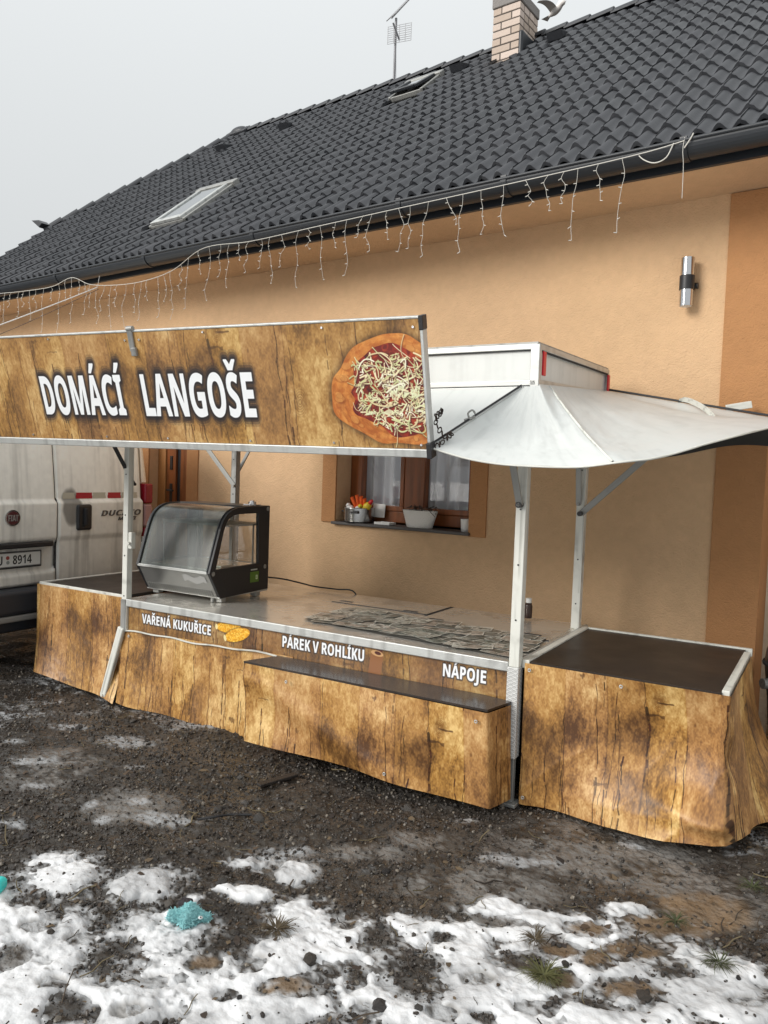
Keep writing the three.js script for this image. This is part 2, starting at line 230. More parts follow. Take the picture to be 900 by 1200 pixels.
{ // snow: a second sheet that comes up through the ground where it lies
  const r0 = -2.3, r1 = 2.35, f0 = 1.75, f1 = 5.2, st = 0.0095, nr = Math.round((r1 - r0) / st), nf = Math.round((f1 - f0) / st), H = new Float32Array((nr + 1) * (nf + 1)), id = new Int32Array(H.length).fill(-1), P = [], C = [], U = [], I = [];
  for (let j = 0; j <= nf; j++) for (let i = 0; i <= nr; i++) H[j * (nr + 1) + i] = snowH(r0 + i * st, f0 + j * st);
  const vert = (i, j) => { const q = j * (nr + 1) + i; if (id[q] < 0) { id[q] = P.length / 3; const r = r0 + i * st, f = f0 + j * st, [x, z] = toXZ(r, f), s = snowField(r, f); P.push(x, Math.max(H[q], groundH(r, f) - 0.02), z); U.push(r, f);
    const t = sst(-0.05, 0.22, s), dirt = sst(0.6, 0.8, fbm(r * 16, f * 16, 271, 4)) * 0.5 * (1 - 0.6 * t) + 0.55 * sst(0.74, 0.8, vn(r * 70, f * 70, 277)) * sst(0.5, 0.7, fbm(r * 5, f * 5, 279, 3)); const gl = sst(0.45, 0.7, fbm(r * 3.5, f * 3.5, 283, 4)); const k = lerp(0.32, 0.79 - 0.26 * gl - 0.12 * sst(0.5, 0.7, fbm(r * 60, f * 60, 289, 3)), t) * (1 - dirt); const tr = sst(0.0, 0.3, blob(stepAt, r, f) + 0.25 * (fbm(r * 18, f * 18, 287, 3) - 0.5)) * (0.7 + 0.3 * sst(-0.3, 0.3, Math.sin((r * 0.7 + f) * 260))), cl = sst(-0.15, 0.2, blob(clayAt, r, f)), kk = lerp(k, lerp(0.2, 0.17, cl), tr); C.push(kk * lerp(0.985, lerp(1.03, 1.3, cl), tr), kk * 0.99, kk * lerp(1, lerp(0.94, 0.62, cl), tr)); } return id[q]; };
  for (let j = 0; j < nf; j++) for (let i = 0; i < nr; i++) { const q = j * (nr + 1) + i; if (Math.max(H[q], H[q + 1], H[q + nr + 1], H[q + nr + 2]) > -0.9) { const a = vert(i, j), b = vert(i + 1, j), c = vert(i, j + 1), d = vert(i + 1, j + 1); I.push(a, b, c, b, d, c); } }
  const g = new THREE.BufferGeometry(); g.setAttribute('position', new THREE.Float32BufferAttribute(P, 3)); g.setAttribute('color', new THREE.Float32BufferAttribute(C, 3)); g.setAttribute('uv', new THREE.Float32BufferAttribute(U, 2)); g.setIndex(I); g.computeVertexNormals();
  const o = part('snow', g, mat({ vertexColors: true, roughness: 0.7, bumpMap: plasterBump, bumpScale: 0.0022 }), scene); o.userData.kind = 'stuff'; o.userData.label = 'patches of trodden melting snow on the dark yard'; o.userData.category = 'snow';
}
function scatter(name, label, category, geo, m, n, seed, size, tones, flat, box) {
  const R = rng(seed), o = new THREE.InstancedMesh(geo, m, n), q = new THREE.Quaternion(), e = new THREE.Euler(), T = new THREE.Matrix4(), col = new THREE.Color(); let c = 0;
  while (c < n) {
    const f = box[2] + (box[3] - box[2]) * Math.pow(R(), 1.35), r = lerp(box[0], box[1], R()) * (0.55 + 0.1 * f); if (snowField(r, f) > 0.02 - 0.1 * R()) { if (R() > (flat ? 0.12 : 0.03)) continue; }
    if (R() > 0.25 + 1.1 * fbm(r * 3, f * 3, seed + 5, 3) || (!flat && blob(clayAt, r, f) > -0.1 && R() > 0.25)) continue;
    if (clamp(blob(iceAt, r, f) * 3) > R() * 1.25) continue;
    const [x, z] = toXZ(r, f), s = size[0] + (size[1] - size[0]) * Math.pow(R(), 3); e.set(R() * (flat ? 0.5 : 6), R() * 6.3, R() * (flat ? 0.5 : 6)); q.setFromEuler(e);
    T.compose(new THREE.Vector3(x, Math.max(groundH(r, f), snowH(r, f)) + s * (flat ? 0.05 : 0.18), z), q, new THREE.Vector3(s * (0.7 + 0.6 * R()), s * (0.5 + 0.4 * R()), s * (0.7 + 0.6 * R()))); o.setMatrixAt(c, T);
    const t = tones[Math.floor(R() * tones.length)], k = 0.7 + 0.6 * R(); o.setColorAt(c, col.setRGB(t[0] * k, t[1] * k, t[2] * k)); c++;
  }
  o.name = name; o.castShadow = o.receiveShadow = true; scene.add(o); tag(o, label, category); o.userData.kind = 'stuff';
}
{
  const stone = new THREE.IcosahedronGeometry(0.5, 1), p = stone.attributes.position, R = rng(5); const seen = {};
  for (let i = 0; i < p.count; i++) { const key = [p.getX(i), p.getY(i), p.getZ(i)].map((v) => v.toFixed(3)).join(); const k = (seen[key] ??= 0.78 + 0.4 * R()); p.setXYZ(i, p.getX(i) * k, p.getY(i) * k, p.getZ(i) * k); }
  stone.computeVertexNormals();
  scatter('gravel', 'loose dark grey and brown gravel strewn over the yard', 'gravel', stone, mat({ roughness: 0.42 }), 46000, 301, [0.004, 0.021], [[0.04, 0.033, 0.027], [0.03, 0.024, 0.019], [0.058, 0.048, 0.04], [0.038, 0.029, 0.023], [0.04, 0.033, 0.028], [0.03, 0.023, 0.018], [0.15, 0.13, 0.105]], false, [-2.6, 2.6, 2.0, 6.4]);
  scatter('loose_stones', 'larger flat grey and brown stones lying loose in the yard', 'stones', stone, mat({ roughness: 0.6, bumpMap: plasterBump, bumpScale: 0.004 }), 420, 305, [0.018, 0.055], [[0.06, 0.055, 0.05], [0.045, 0.037, 0.03], [0.09, 0.08, 0.07], [0.035, 0.03, 0.028]], true, [-2.6, 2.6, 2.0, 6.2]);
  const leaf = grid(3, 1, (u, v) => [(u - 0.5), 0.14 * Math.sin(u * 5), (v - 0.5) * 0.55 * Math.sin(Math.PI * clamp(u, 0.06, 0.94))]);
  scatter('dead_leaves', 'brown scraps of dead leaves and bark trodden into the mud', 'leaf litter', leaf, mat({ roughness: 0.8 }), 2600, 307, [0.012, 0.05], [[0.06, 0.038, 0.022], [0.035, 0.024, 0.017], [0.1, 0.07, 0.04], [0.03, 0.022, 0.018]], true, [-2.6, 2.6, 2.0, 6.0]);
  const twig = tube([[-0.5, 0, 0], [-0.15, 0.03, 0.05], [0.15, -0.02, -0.03], [0.5, 0.02, 0.04]], 0.022, 6, 5);
  scatter('twigs', 'thin dark twigs and dead grass stalks lying on the yard', 'twigs', twig, mat({ roughness: 0.85 }), 900, 311, [0.04, 0.16], [[0.03, 0.022, 0.016], [0.05, 0.035, 0.022], [0.14, 0.11, 0.06]], true, [-2.6, 2.6, 2.0, 5.6]);
}

// ------------------------------------------------------------------ the house
const house = thing('house', 'ochre rendered house with a dark tiled roof behind the market stall', 'house', [0, 0, 0]);
{
  const wall = poly([[-7, -0.2], [4.7, -0.2], [4.7, 3.6], [-7, 3.6]]);
  wall.holes.push(path2([[-3.36, 0.3], [-2.726, 0.3], [-2.726, 2.45], [-3.36, 2.45]]), path2([[-0.712, 1.275], [0.66, 1.275], [0.66, 2.35], [-0.712, 2.35]]), path2([[2.772, -0.19], [3.95, -0.19], [3.95, 2.6], [2.772, 2.6]]));
  const front = part('wall', uvm(shift(extr(wall, 0.3), 0, 0, -0.3)), M.plaster, house);
  part('wall', [bx(-7, -0.2, -6.5, -6.7, 3.6, -0.3), bx(4.4, -0.2, -6.5, 4.7, 3.6, -0.3), bx(-7, -0.2, -6.8, 4.7, 3.6, -6.5)], M.plaster, house);
  part('floor', bx(-6.7, 0.15, -6.5, 4.4, 0.28, -0.3), M.slab, house);
  const gab = (x) => shift(extr(poly([[-6.8, 3.6], [0, 3.6], [-2.1, 5.35], [-4.7, 5.35]]), 0.28), 0, 0, 0).rotateY(-Math.PI / 2).translate(x, 0, 0);
  part('gable', uvm(gab(-6.72)), M.plaster, house); part('gable', uvm(gab(4.7)), M.plaster, house);
  part('soffit', bx(-7.05, 3.6, -0.02, 4.75, 3.66, 0.5), M.plaster, house);
  // darker painted bands
  part('painted_band', [bx(2.471, -0.2, -0.004, 2.774, 3.595, 0.014, 0.004), bx(2.774, 2.6, -0.004, 4.2, 3.595, 0.014, 0.004), bx(2.760, -0.2, -0.3, 2.7745, 2.6, -0.002)], M.surround, house, 'dark ochre band framing the passage at the right end of the wall');
  part('passage_door', [bx(2.772, -0.2, -0.29, 3.95, 2.6, -0.24), ...[0, 1, 2].map((i) => bx(2.84 + i * 0.37, 0, -0.25, 3.15 + i * 0.37, 2.5, -0.225, 0.008))], M.cream, house);
  // window
  const w = part('window', [bx(-0.712, 2.27, -0.3, 0.66, 2.35, -0.2, 0.006), bx(-0.712, 1.3, -0.3, 0.66, 1.40, -0.2, 0.008), bx(-0.712, 1.4, -0.3, -0.62, 2.27, -0.2, 0.006), bx(0.57, 1.4, -0.3, 0.66, 2.27, -0.2, 0.006), bx(-0.115, 1.4, -0.3, 0.055, 2.27, -0.2, 0.006)], M.frameWood, house);
  for (const [a, b] of [[-0.62, -0.115], [0.055, 0.57]]) {
    part('sash', [bx(a, 1.40, -0.275, b, 1.445, -0.19, 0.006), bx(a, 2.2, -0.275, b, 2.27, -0.19, 0.006), bx(a, 1.445, -0.275, a + 0.04, 2.2, -0.19, 0.006), bx(b - 0.04, 1.445, -0.275, b, 2.2, -0.19, 0.006)], M.frameWood, w);
    part('pane', bx(a + 0.04, 1.445, -0.245, b - 0.04, 2.2, -0.242), M.glass, w);
    part('curtain', grid(90, 4, (u, v) => [lerp(a - 0.03, b + 0.03, u), lerp(1.33, 2.3, v), -0.36 + 0.028 * Math.sin(u * 34 + 2 * vn(u * 5, 1, 3)) + 0.02 * Math.sin(u * 13 + v)]), M.curtain, w);
  }
  part('room_shade_board', bx(-1.2, 0.9, -2.2, 1.2, 2.6, -2.1), M.blackMatt, w);  // black board standing in for the darkness of the unlit room
  part('window_sill', bx(-0.73, 1.262, -0.2, 0.675, 1.287, 0.045, 0.006), mat({ color: lin(0.075, 0.07, 0.068), roughness: 0.5, bumpMap: plasterBump, bumpScale: 0.003 }), w);
  part('window_surround', [bx(-0.868, 1.275, -0.004, -0.709, 2.5, 0.015, 0.004), bx(0.657, 1.255, -0.004, 0.81, 2.5, 0.015, 0.004), bx(-0.709, 2.35, -0.004, 0.657, 2.5, 0.015, 0.004)], M.surround, w);
  // door
  const d = part('door', [bx(-3.36, 0.3, -0.22, -3.23, 2.45, -0.115, 0.006), bx(-2.86, 0.3, -0.22, -2.726, 2.45, -0.115, 0.006), bx(-3.23, 2.36, -0.22, -2.86, 2.45, -0.115, 0.006)], M.frameWoodLight, house);
  part('door_leaf', [bx(-3.225, 0.31, -0.2, -3.075, 2.36, -0.13, 0.006), bx(-3.0, 0.31, -0.2, -2.865, 2.36, -0.13, 0.006), bx(-3.075, 0.31, -0.2, -3.0, 0.6, -0.13, 0.004)], M.frameWood, d);
  part('door_pane', bx(-3.075, 0.6, -0.17, -3.0, 2.36, -0.155), M.anthracite, d);
  part('handle', [bx(-3.165, 1.3, -0.132, -3.125, 1.53, -0.12, 0.004), cyl([-3.145, 1.46, -0.125], [-3.145, 1.46, -0.07], 0.01), cyl([-3.145, 1.46, -0.07], [-3.04, 1.455, -0.07], 0.01)], M.black, d); part('lock_plate', bx(-3.165, 1.68, -0.132, -3.125, 1.83, -0.12, 0.004), M.black, d);
  part('door_surround', [bx(-2.729, 0.3, -0.004, -2.554, 2.6, 0.015, 0.004), bx(-3.53, 0.3, -0.004, -3.357, 2.6, 0.015, 0.004), bx(-3.357, 2.45, -0.004, -2.729, 2.6, 0.015, 0.004)], M.surround, d);
  part('fascia', bx(-7.05, 3.6, 0.5, 4.75, 3.77, 0.53), M.anthracite, house);
  // gutter: half-round channel with beads, collars and brackets
  const arc = (r, n = 14) => Array.from({ length: n + 1 }, (_, i) => { const a = Math.PI + (i / n) * Math.PI; return [r * Math.cos(a), r * Math.sin(a)]; });
  const ch = (r0, r1, x0, x1) => extr(poly([...arc(r1), ...arc(r0).reverse()]), x1 - x0).rotateY(Math.PI / 2).scale(1, 1, -1).translate(x0, 3.705, 0.615);
  const flip = (g) => { const q = prep(g); q.computeVertexNormals(); return q; };
  const gut = part('gutter', [flip(ch(0.078, 0.083, -7.1, 4.8)), cyl([-7.1, 3.708, 0.698], [4.8, 3.708, 0.698], 0.011)], M.anthracite, house);
  for (const x of [-5.6, -4.1, -2.6, -1.15, 0.35, 1.2, 2.35, 3.4]) part('gutter_bracket', [flip(ch(0.084, 0.09, x - 0.02, x + 0.02)), bx(x - 0.02, 3.705, 0.53, x + 0.02, 3.73, 0.7)], M.anthracite, gut);

  // roof
  const PIT = 40 * Math.PI / 180, RX0 = -7.0, RX1 = 4.75, RS = 4.6;
  const roof = part('roof', shift(uvm(extr(poly([[RX0, 0], [RX1, 0], [RX1, RS], [-5.3, RS], [RX0, 2.0]]), 0.06)).rotateX(-Math.PI / 2), 0, -0.09, 0), M.slab, house);
  roof.position.set(0, 3.747, 0.585); roof.rotation.x = PIT;
  const hipS = (x) => (x < -5.3 ? lerp(2.0, RS, (x - RX0) / 1.7) : RS);
  // interlocking tile with two waves
  const TW = 0.235, TE = 0.2421, TL = 0.285, AM = 0.034;
  const tileGeo = (sd) => {
    const n = 18, prof = []; for (let i = 0; i <= n; i++) { const u = i / n; let h = AM * (0.5 - 0.5 * Math.cos(2 * Math.PI * (2 * u + 0.5))) + 0.0012 * Math.sin(sd * 7 + u * 9); if (u < 0.09) h -= 0.006; prof.push([u * TW, h]); }
    const P = []; const quad = (a, b, c, d) => P.push(...a, ...b, ...c, ...a, ...c, ...d);
    for (let i = 0; i < n; i++) {
      const [x0, h0] = prof[i], [x1, h1] = prof[i + 1], z0 = h0 / AM, z1 = h1 / AM, l0 = 0.017 + 0.018 * z0, l1 = 0.017 + 0.018 * z1, t0 = 0.012 + 0.021 * z0, t1 = 0.012 + 0.021 * z1;
      const lo = 0;
      quad([x0, h0 + l0 - 0.004, 0], [x1, h1 + l1 - 0.004, 0], [x1, h1 + l1, -0.012], [x0, h0 + l0, -0.012]);
      quad([x0, h0 + l0, -0.012], [x1, h1 + l1, -0.012], [x1, h1, -TL], [x0, h0, -TL]);
      quad([x0, h0 + l0 - t0, 0], [x1, h1 + l1 - t1, 0], [x1, h1 + l1 - 0.004, 0], [x0, h0 + l0 - 0.004, 0]);
    }
    const e = (x, h) => quad([x, h + 0.004, 0], [x, h + 0.03, 0], [x, h, -TL], [x, h - 0.017, -TL]); e(0, prof[0][1]); e(TW, prof[n][1]);
    const g = new THREE.BufferGeometry(); g.setAttribute('position', new THREE.Float32BufferAttribute(P, 3)); g.computeVertexNormals();
    // smooth the waves across the tile, keep the front edge sharp
    const p = g.attributes.position, nn = g.attributes.normal;
    for (let i = 0; i < p.count; i++) { if (nn.getY(i) > 0.5) { const u = p.getX(i) / TW, dh = AM * 0.5 * (4 * Math.PI / TW) * Math.sin(2 * Math.PI * (2 * u + 0.5)), v = new THREE.Vector3(-dh, 1, 0.07).normalize(); nn.setXYZ(i, v.x, v.y, v.z); } }
    return uvm(g);
  };
  const TG = [tileGeo(1), tileGeo(2), tileGeo(3)], R = rng(401), spots = [], cut = [[-3.36, -2.72, 0.64, 1.7], [-1.9, -1.34, 3.5, 4.2], [-0.74, -0.36, 3.95, 4.6]];
  roof.updateMatrixWorld(true); const cp = camera.position.clone();
  for (let j = 0; j < 19; j++) for (let i = 0; i < 50; i++) {
    const x = RX0 + i * TW, s = j * TE; if (s > hipS(x + TW / 2) - 0.12) continue;
    if (cut.some(([a, b, c, d]) => x + TW / 2 > a && x + TW / 2 < b && s + TE / 2 > c && s + TE / 2 < d)) continue;
    const P = new THREE.Vector3(x + TW / 2, 0, -s - 0.1).applyMatrix4(roof.matrixWorld), dist = P.distanceTo(cp), inView = P.clone().sub(cp).normalize().dot(new THREE.Vector3(-0.584, 0.25, -0.81).normalize()) > 0.8 && !(x > 1.4 + 0.95 * 0 && s < 0.3 * (x - 2.6));
    spots.push({ x, s, dist: dist + (inView ? 0 : 50), v: Math.floor(R() * 3), c: Math.floor((R() + R()) * 2.5), dy: (R() - 0.5) * 0.005, ry: (R() - 0.5) * 0.016 });
  }
  spots.sort((a, b) => a.dist - b.dist);
  for (const t of spots.slice(0, 300)) { const o = part('roof_tile', TG[t.v], M.tile[t.c], roof); o.position.set(t.x, t.dy, -t.s); o.rotation.y = t.ry; }
  const rest = spots.slice(300); for (let c = 0; c < 5; c++) { // tiles farther up, one object per tone
    const L = rest.filter((t) => t.c === c); const o = part('roof_tiles', L.map((t) => TG[t.v].clone().rotateY(t.ry).translate(t.x, t.dy, -t.s)), M.tile[c], roof); o.userData.kind = 'stuff'; }
  // ridge, hip and verge tiles
  const capG = (() => { const o = []; for (let i = 0; i <= 10; i++) { const a = Math.PI * i / 10; o.push([0.085 * Math.cos(a), 0.075 * Math.sin(a)]); } const inn = o.map(([a, b]) => [a * 0.84, b * 0.84]).reverse(); const g = extr(poly([...o, ...inn]), 0.29); return uvm(prep(g)); })();
  const ridgeP = (x, s) => new THREE.Vector3(x, 0, -s);
  const capAt = (p, q) => { const d = q.clone().sub(p), L = d.length(), n = Math.round(L / 0.268); d.normalize(); const up = new THREE.Vector3(0, Math.cos(PIT), -Math.sin(PIT)).multiplyScalar(-1); const wUp = new THREE.Vector3(0, 1, 0).applyAxisAngle(new THREE.Vector3(1, 0, 0), -PIT);
    for (let i = 0; i < n; i++) { const o = part('ridge_tile', capG, M.tile[(i * 7) % 3], roof); const z = d, x = wUp.clone().cross(z).normalize(), y = z.clone().cross(x); const m = new THREE.Matrix4().makeBasis(x, y, z); o.quaternion.setFromRotationMatrix(m).multiply(new THREE.Quaternion().setFromAxisAngle(new THREE.Vector3(1, 0, 0), 0.09)); o.position.copy(p).addScaledVector(d, i * L / n).addScaledVector(y, 0.022); } };
  capAt(ridgeP(RX1, RS + 0.02), ridgeP(-5.3, RS + 0.02)); capAt(ridgeP(-5.3, RS + 0.02), ridgeP(RX0 - 0.02, 2.0));
  part('ridge_vent', [uvm(new THREE.SphereGeometry(0.1, 12, 8, 0, 6.3, 0, 1.6).scale(1.7, 0.7, 0.9).translate(-5.2, 0.06, -RS)), bx(-5.4, 0.02, -RS - 0.08, -5.0, 0.09, -RS + 0.1, 0.02)], M.tile[1], roof);
  part('ridge_end', [uvm(extr(poly([[0, 0], [-0.2, 0.13], [-0.02, 0.11], [0.08, 0.05]]), 0.12, 0.01).rotateX(-PIT).translate(RX0 - 0.02, 0.02, -2.0))], M.tile[0], roof);
  part('verge_trim', [bx(RX0 - 0.05, -0.09, -2.02, RX0, 0.035, 0.02, 0.01)], M.anthracite, roof);
  // roof vents
  for (const [x, s] of [[0.03, 4.12], [-4.81, 3.7], [-3.7, 3.83], [1.32, 4.2], [-1.16, 4.08]]) part('vent_tile', [uvm(extr(poly([[0, 0], [0.2, 0], [0.0, 0.085]]), 0.16, 0.008).rotateY(Math.PI / 2).translate(x - 0.08, 0.04, -s + 0.02))], M.tile[0], roof);
  // back slope and hipped end close the roof
  const hip = new THREE.BufferGeometry().setFromPoints([[-7.1, 5.02, -0.98], [-7.1, 5.02, -4.9], [-5.3, 6.72, -2.95]].map(V)); hip.setAttribute('uv', new THREE.Float32BufferAttribute([0, 0, 1, 0, 1, 1], 2)); hip.computeVertexNormals();
  part('hipped_end', hip, M.tile[1], house);
  part('rear_slope', uvm(extr(poly([[RX0, 0], [RX1, 0], [RX1, RS], [-5.3, RS], [RX0, 2.0]]), 0.05)).rotateX(-Math.PI / 2).rotateX(PIT).scale(1, 1, -1).translate(0, 3.765, -6.47), M.slab, house);
  // skylights
  const sky = (x0, x1, s0, s1, open, label) => {
    const k = part('skylight', [bx(x0, -0.02, -s1, x0 + 0.04, 0.075, -s0, 0.008), bx(x1 - 0.04, -0.02, -s1, x1, 0.075, -s0, 0.008), bx(x0, -0.02, -s0 - 0.05, x1, 0.065, -s0, 0.008), bx(x0 - 0.02, -0.02, -s1 - 0.02, x1 + 0.02, 0.1, -s1 + 0.08, 0.012)], M.aluDull, house, label);
    k.position.copy(roof.position); k.rotation.copy(roof.rotation);
    const w2 = x1 - x0, L = s1 - s0, sash = part('sash', [bx(0.045, 0, 0.1, 0.1, 0.035, L, 0.008), bx(w2 - 0.1, 0, 0.1, w2 - 0.045, 0.035, L, 0.008), bx(0.1, 0, L - 0.07, w2 - 0.1, 0.035, L, 0.008)], open ? M.anthracite : M.alu, k); sash.position.set(x0, 0.066, -s1); sash.rotation.x = -open;
    const p = part('pane', bx(0.1, 0.004, 0.08, w2 - 0.1, 0.02, L - 0.07), mat({ color: lin(0.25, 0.27, 0.28), roughness: 0.03, metalness: 0.9 }), k); p.position.copy(sash.position); p.rotation.copy(sash.rotation);
    part('shaft', bx(x0 + 0.05, -0.03, -s1, x1 - 0.05, 0.02, -s0), M.blackMatt, k);
  };
  sky(-3.33, -2.75, 0.7, 1.62, 0, 'lower left closed skylight with a bright pane'); sky(-1.86, -1.38, 3.58, 4.12, 0.06, 'upper skylight tilted open below the aerial');
  // chimney, built of single bricks
  const X0 = -0.72, X1 = -0.385, Z1 = -2.5, Z0 = -2.95, Y0 = 6.3, RH = 0.083;
  const ch2 = part('chimney', bx(X0 + 0.006, 5.6, Z0 + 0.006, X1 - 0.006, 6.96, Z1 - 0.006), mat({ color: lin(0.10, 0.085, 0.075), roughness: 0.95 }), house);
  const bm = [0, 1, 2, 3].map((i) => mat({ color: lin(0.52 + i * 0.05, 0.42 + i * 0.045, 0.345 + i * 0.045), roughness: 0.9, bumpMap: plasterBump, bumpScale: 0.004 })), Rb = rng(433);
  const shared = new Map(), bg = (w, h, d) => { const key = [w, h, d].map((v) => v.toFixed(3)).join(); if (!shared.has(key)) shared.set(key, uvm(new RoundedBoxGeometry(w, h, d, 1, 0.006))); return shared.get(key); };
  for (let r = 0; r < 8; r++) {
    const y = Y0 + r * RH + RH / 2 - 0.02, odd = r % 2, W = X1 - X0, D = Z1 - Z0, J = 0.012;
    const put = (w, d, x, z) => { const o = part('brick', bg(w, RH - J, d), bm[Math.floor(Rb() * 4)], ch2); o.position.set(x + (Rb() - 0.5) * 0.003, y, z + (Rb() - 0.5) * 0.003); };
    const rows = odd ? [[0.1, 0.1], [0.235 - J, 0.1]] : [[0.235 - J, 0.1], [0.1, 0.1]]; let x = X0;
    for (const [w] of rows) { put(w, 0.1, x + w / 2, Z1 - 0.05); put(w, 0.1, x + w / 2, Z0 + 0.05); x += w + J; }
    const side = odd ? [0.12, 0.11 - J] : [0.11 - J, 0.12]; let z = Z1 - 0.1 - J; for (const w of side) { put(0.1, w, X1 - 0.05, z - w / 2); put(0.1, w, X0 + 0.05, z - w / 2); z -= w + J; }
  }
  part('chimney_cap', [bx(X0 - 0.012, 6.945, Z0 - 0.012, X1 + 0.012, 7.06, Z1 + 0.012, 0.012), bx(X0 + 0.06, 7.05, Z0 + 0.06, X1 - 0.06, 7.1, Z1 - 0.06, 0.01)], mat({ color: lin(0.27, 0.25, 0.235), roughness: 0.95, bumpMap: plasterBump, bumpScale: 0.008 }), ch2);
  part('flashing', [bx(X0 - 0.02, 6.0, Z1, X1 + 0.02, 6.33, Z1 + 0.025, 0.006), bx(X1 - 0.005, 6.1, Z0, X1 + 0.05, 6.62, Z1 + 0.02, 0.03)], M.anthracite, ch2);
}
// aerial on the ridge
{
  const t = thing('roof_aerial', 'grey television aerial mast with a grid reflector on the roof ridge', 'aerial', [-2.4, 6.68, -2.96]);
  const g = mat({ color: lin(0.22, 0.22, 0.23), roughness: 0.5, metalness: 0.5 }), gw = mat({ color: lin(0.4, 0.4, 0.41), roughness: 0.5, metalness: 0.4 });
  part('mast', [cyl([0, -0.2, 0], [0, 0.9, 0], 0.016), cyl([0.03, 0.1, 0], [0.02, 0.75, 0.02], 0.004)], g, t);
  const el = [cyl([-0.03, 0.88, 0.06], [0.3, 1.36, -0.2], 0.009)]; for (let i = 0; i < 17; i++) { const k = i / 16, c = [lerp(-0.03, 0.3, k), lerp(0.9, 1.36, k), lerp(0.06, -0.2, k)]; el.push(cyl([c[0] - 0.13, c[1] + 0.02, c[2] - 0.07], [c[0] + 0.13, c[1] - 0.02, c[2] + 0.07], 0.0065, 0.0065, 6)); } part('boom', el, gw, t);
  const gr = []; for (let i = 0; i <= 8; i++) gr.push(cyl([-0.08, 0.57 + i * 0.027, 0.06], [0.23, 0.57 + i * 0.027, -0.02], 0.003, 0.003, 6)); for (let i = 0; i <= 4; i++) gr.push(cyl([-0.08 + i * 0.0775, 0.57, 0.06 - i * 0.02], [-0.08 + i * 0.0775, 0.79, 0.06 - i * 0.02], 0.004, 0.004, 6)); gr.push(cyl([0.08, 0.6, 0.03], [0.1, 0.72, 0.2], 0.012)); part('grid_reflector', gr, gw, t);
}
// bird in flight by the chimney
{
  const V2 = [], C2 = [];
  const body = new THREE.SphereGeometry(1, 24, 18), p = body.attributes.position; for (let i = 0; i < p.count; i++) { const x = p.getX(i), k = x > 0.5 ? 1 - 0.25 * (x - 0.5) : 1 - 0.6 * Math.max(0, -x - 0.1); p.setXYZ(i, x * 0.15, p.getY(i) * 0.052 * k + 0.012 * x, p.getZ(i) * 0.055 * k); } body.computeVertexNormals();
  const wing = (s, up) => grid(12, 6, (u, v) => { const span = 0.34 * u, ch = 0.13 * (1 - 0.75 * u * u) + 0.01; return [0.06 + 0.05 * Math.sin(u * 2.4) - 0.08 * u * u - ch * v, 0.02 + up * span + 0.02 * Math.sin(u * 3) - 0.008 * v, s * (0.02 + span * Math.sqrt(Math.max(0.05, 1 - up * up)))]; });
  const head = new THREE.SphereGeometry(0.036, 16, 12).scale(1.15, 1, 0.95).translate(0.165, 0.035, 0), beak = new THREE.ConeGeometry(0.01, 0.035, 8).rotateZ(-Math.PI / 2).translate(0.22, 0.03, 0), tail = grid(6, 4, (u, v) => [-0.12 - 0.11 * v, -0.005 - 0.01 * v, (u - 0.5) * (0.05 + 0.09 * v)]);
  const neck = new THREE.CylinderGeometry(0.03, 0.042, 0.09, 12, 1).rotateZ(-1.2).translate(0.125, 0.025, 0);
  const b = solo('flying_bird', [body, head, neck, beak, wing(1, 0.1), wing(-1, 0.86), tail], mat({ color: lin(0.72, 0.68, 0.65), roughness: 0.8 }), 'pale pigeon flying with spread wings right of the chimney', 'bird');
  b.position.set(-1.6, 8.9, -6.); b.rotation.set(0.1, -0.35, 0.12);
}
// wall lamp
{
  const t = thing('wall_lamp', 'chrome and black cylinder wall lamp high on the ochre wall', 'wall lamp', [2.245, 3.05, 0]);
  part('upper_tube', [cyl([0, 0.04, 0.075], [0, 0.155, 0.075], 0.042, 0.042, 28)], M.chrome, t); part('lower_tube', [cyl([0, -0.155, 0.075], [0, -0.05, 0.075], 0.042, 0.042, 28)], M.chrome, t);
  part('band', [cyl([0, -0.05, 0.075], [0, 0.04, 0.075], 0.047, 0.047, 28)], M.black, t); part('bracket', [bx(-0.03, -0.04, 0, 0.03, 0.03, 0.05, 0.008), cyl([0.03, -0.02, 0.03], [0.06, -0.02, 0.03], 0.02)], M.black, t);
  part('lens', [cyl([0, 0.15, 0.075], [0, 0.157, 0.075], 0.036), cyl([0, -0.157, 0.075], [0, -0.15, 0.075], 0.036)], M.white, t);
}
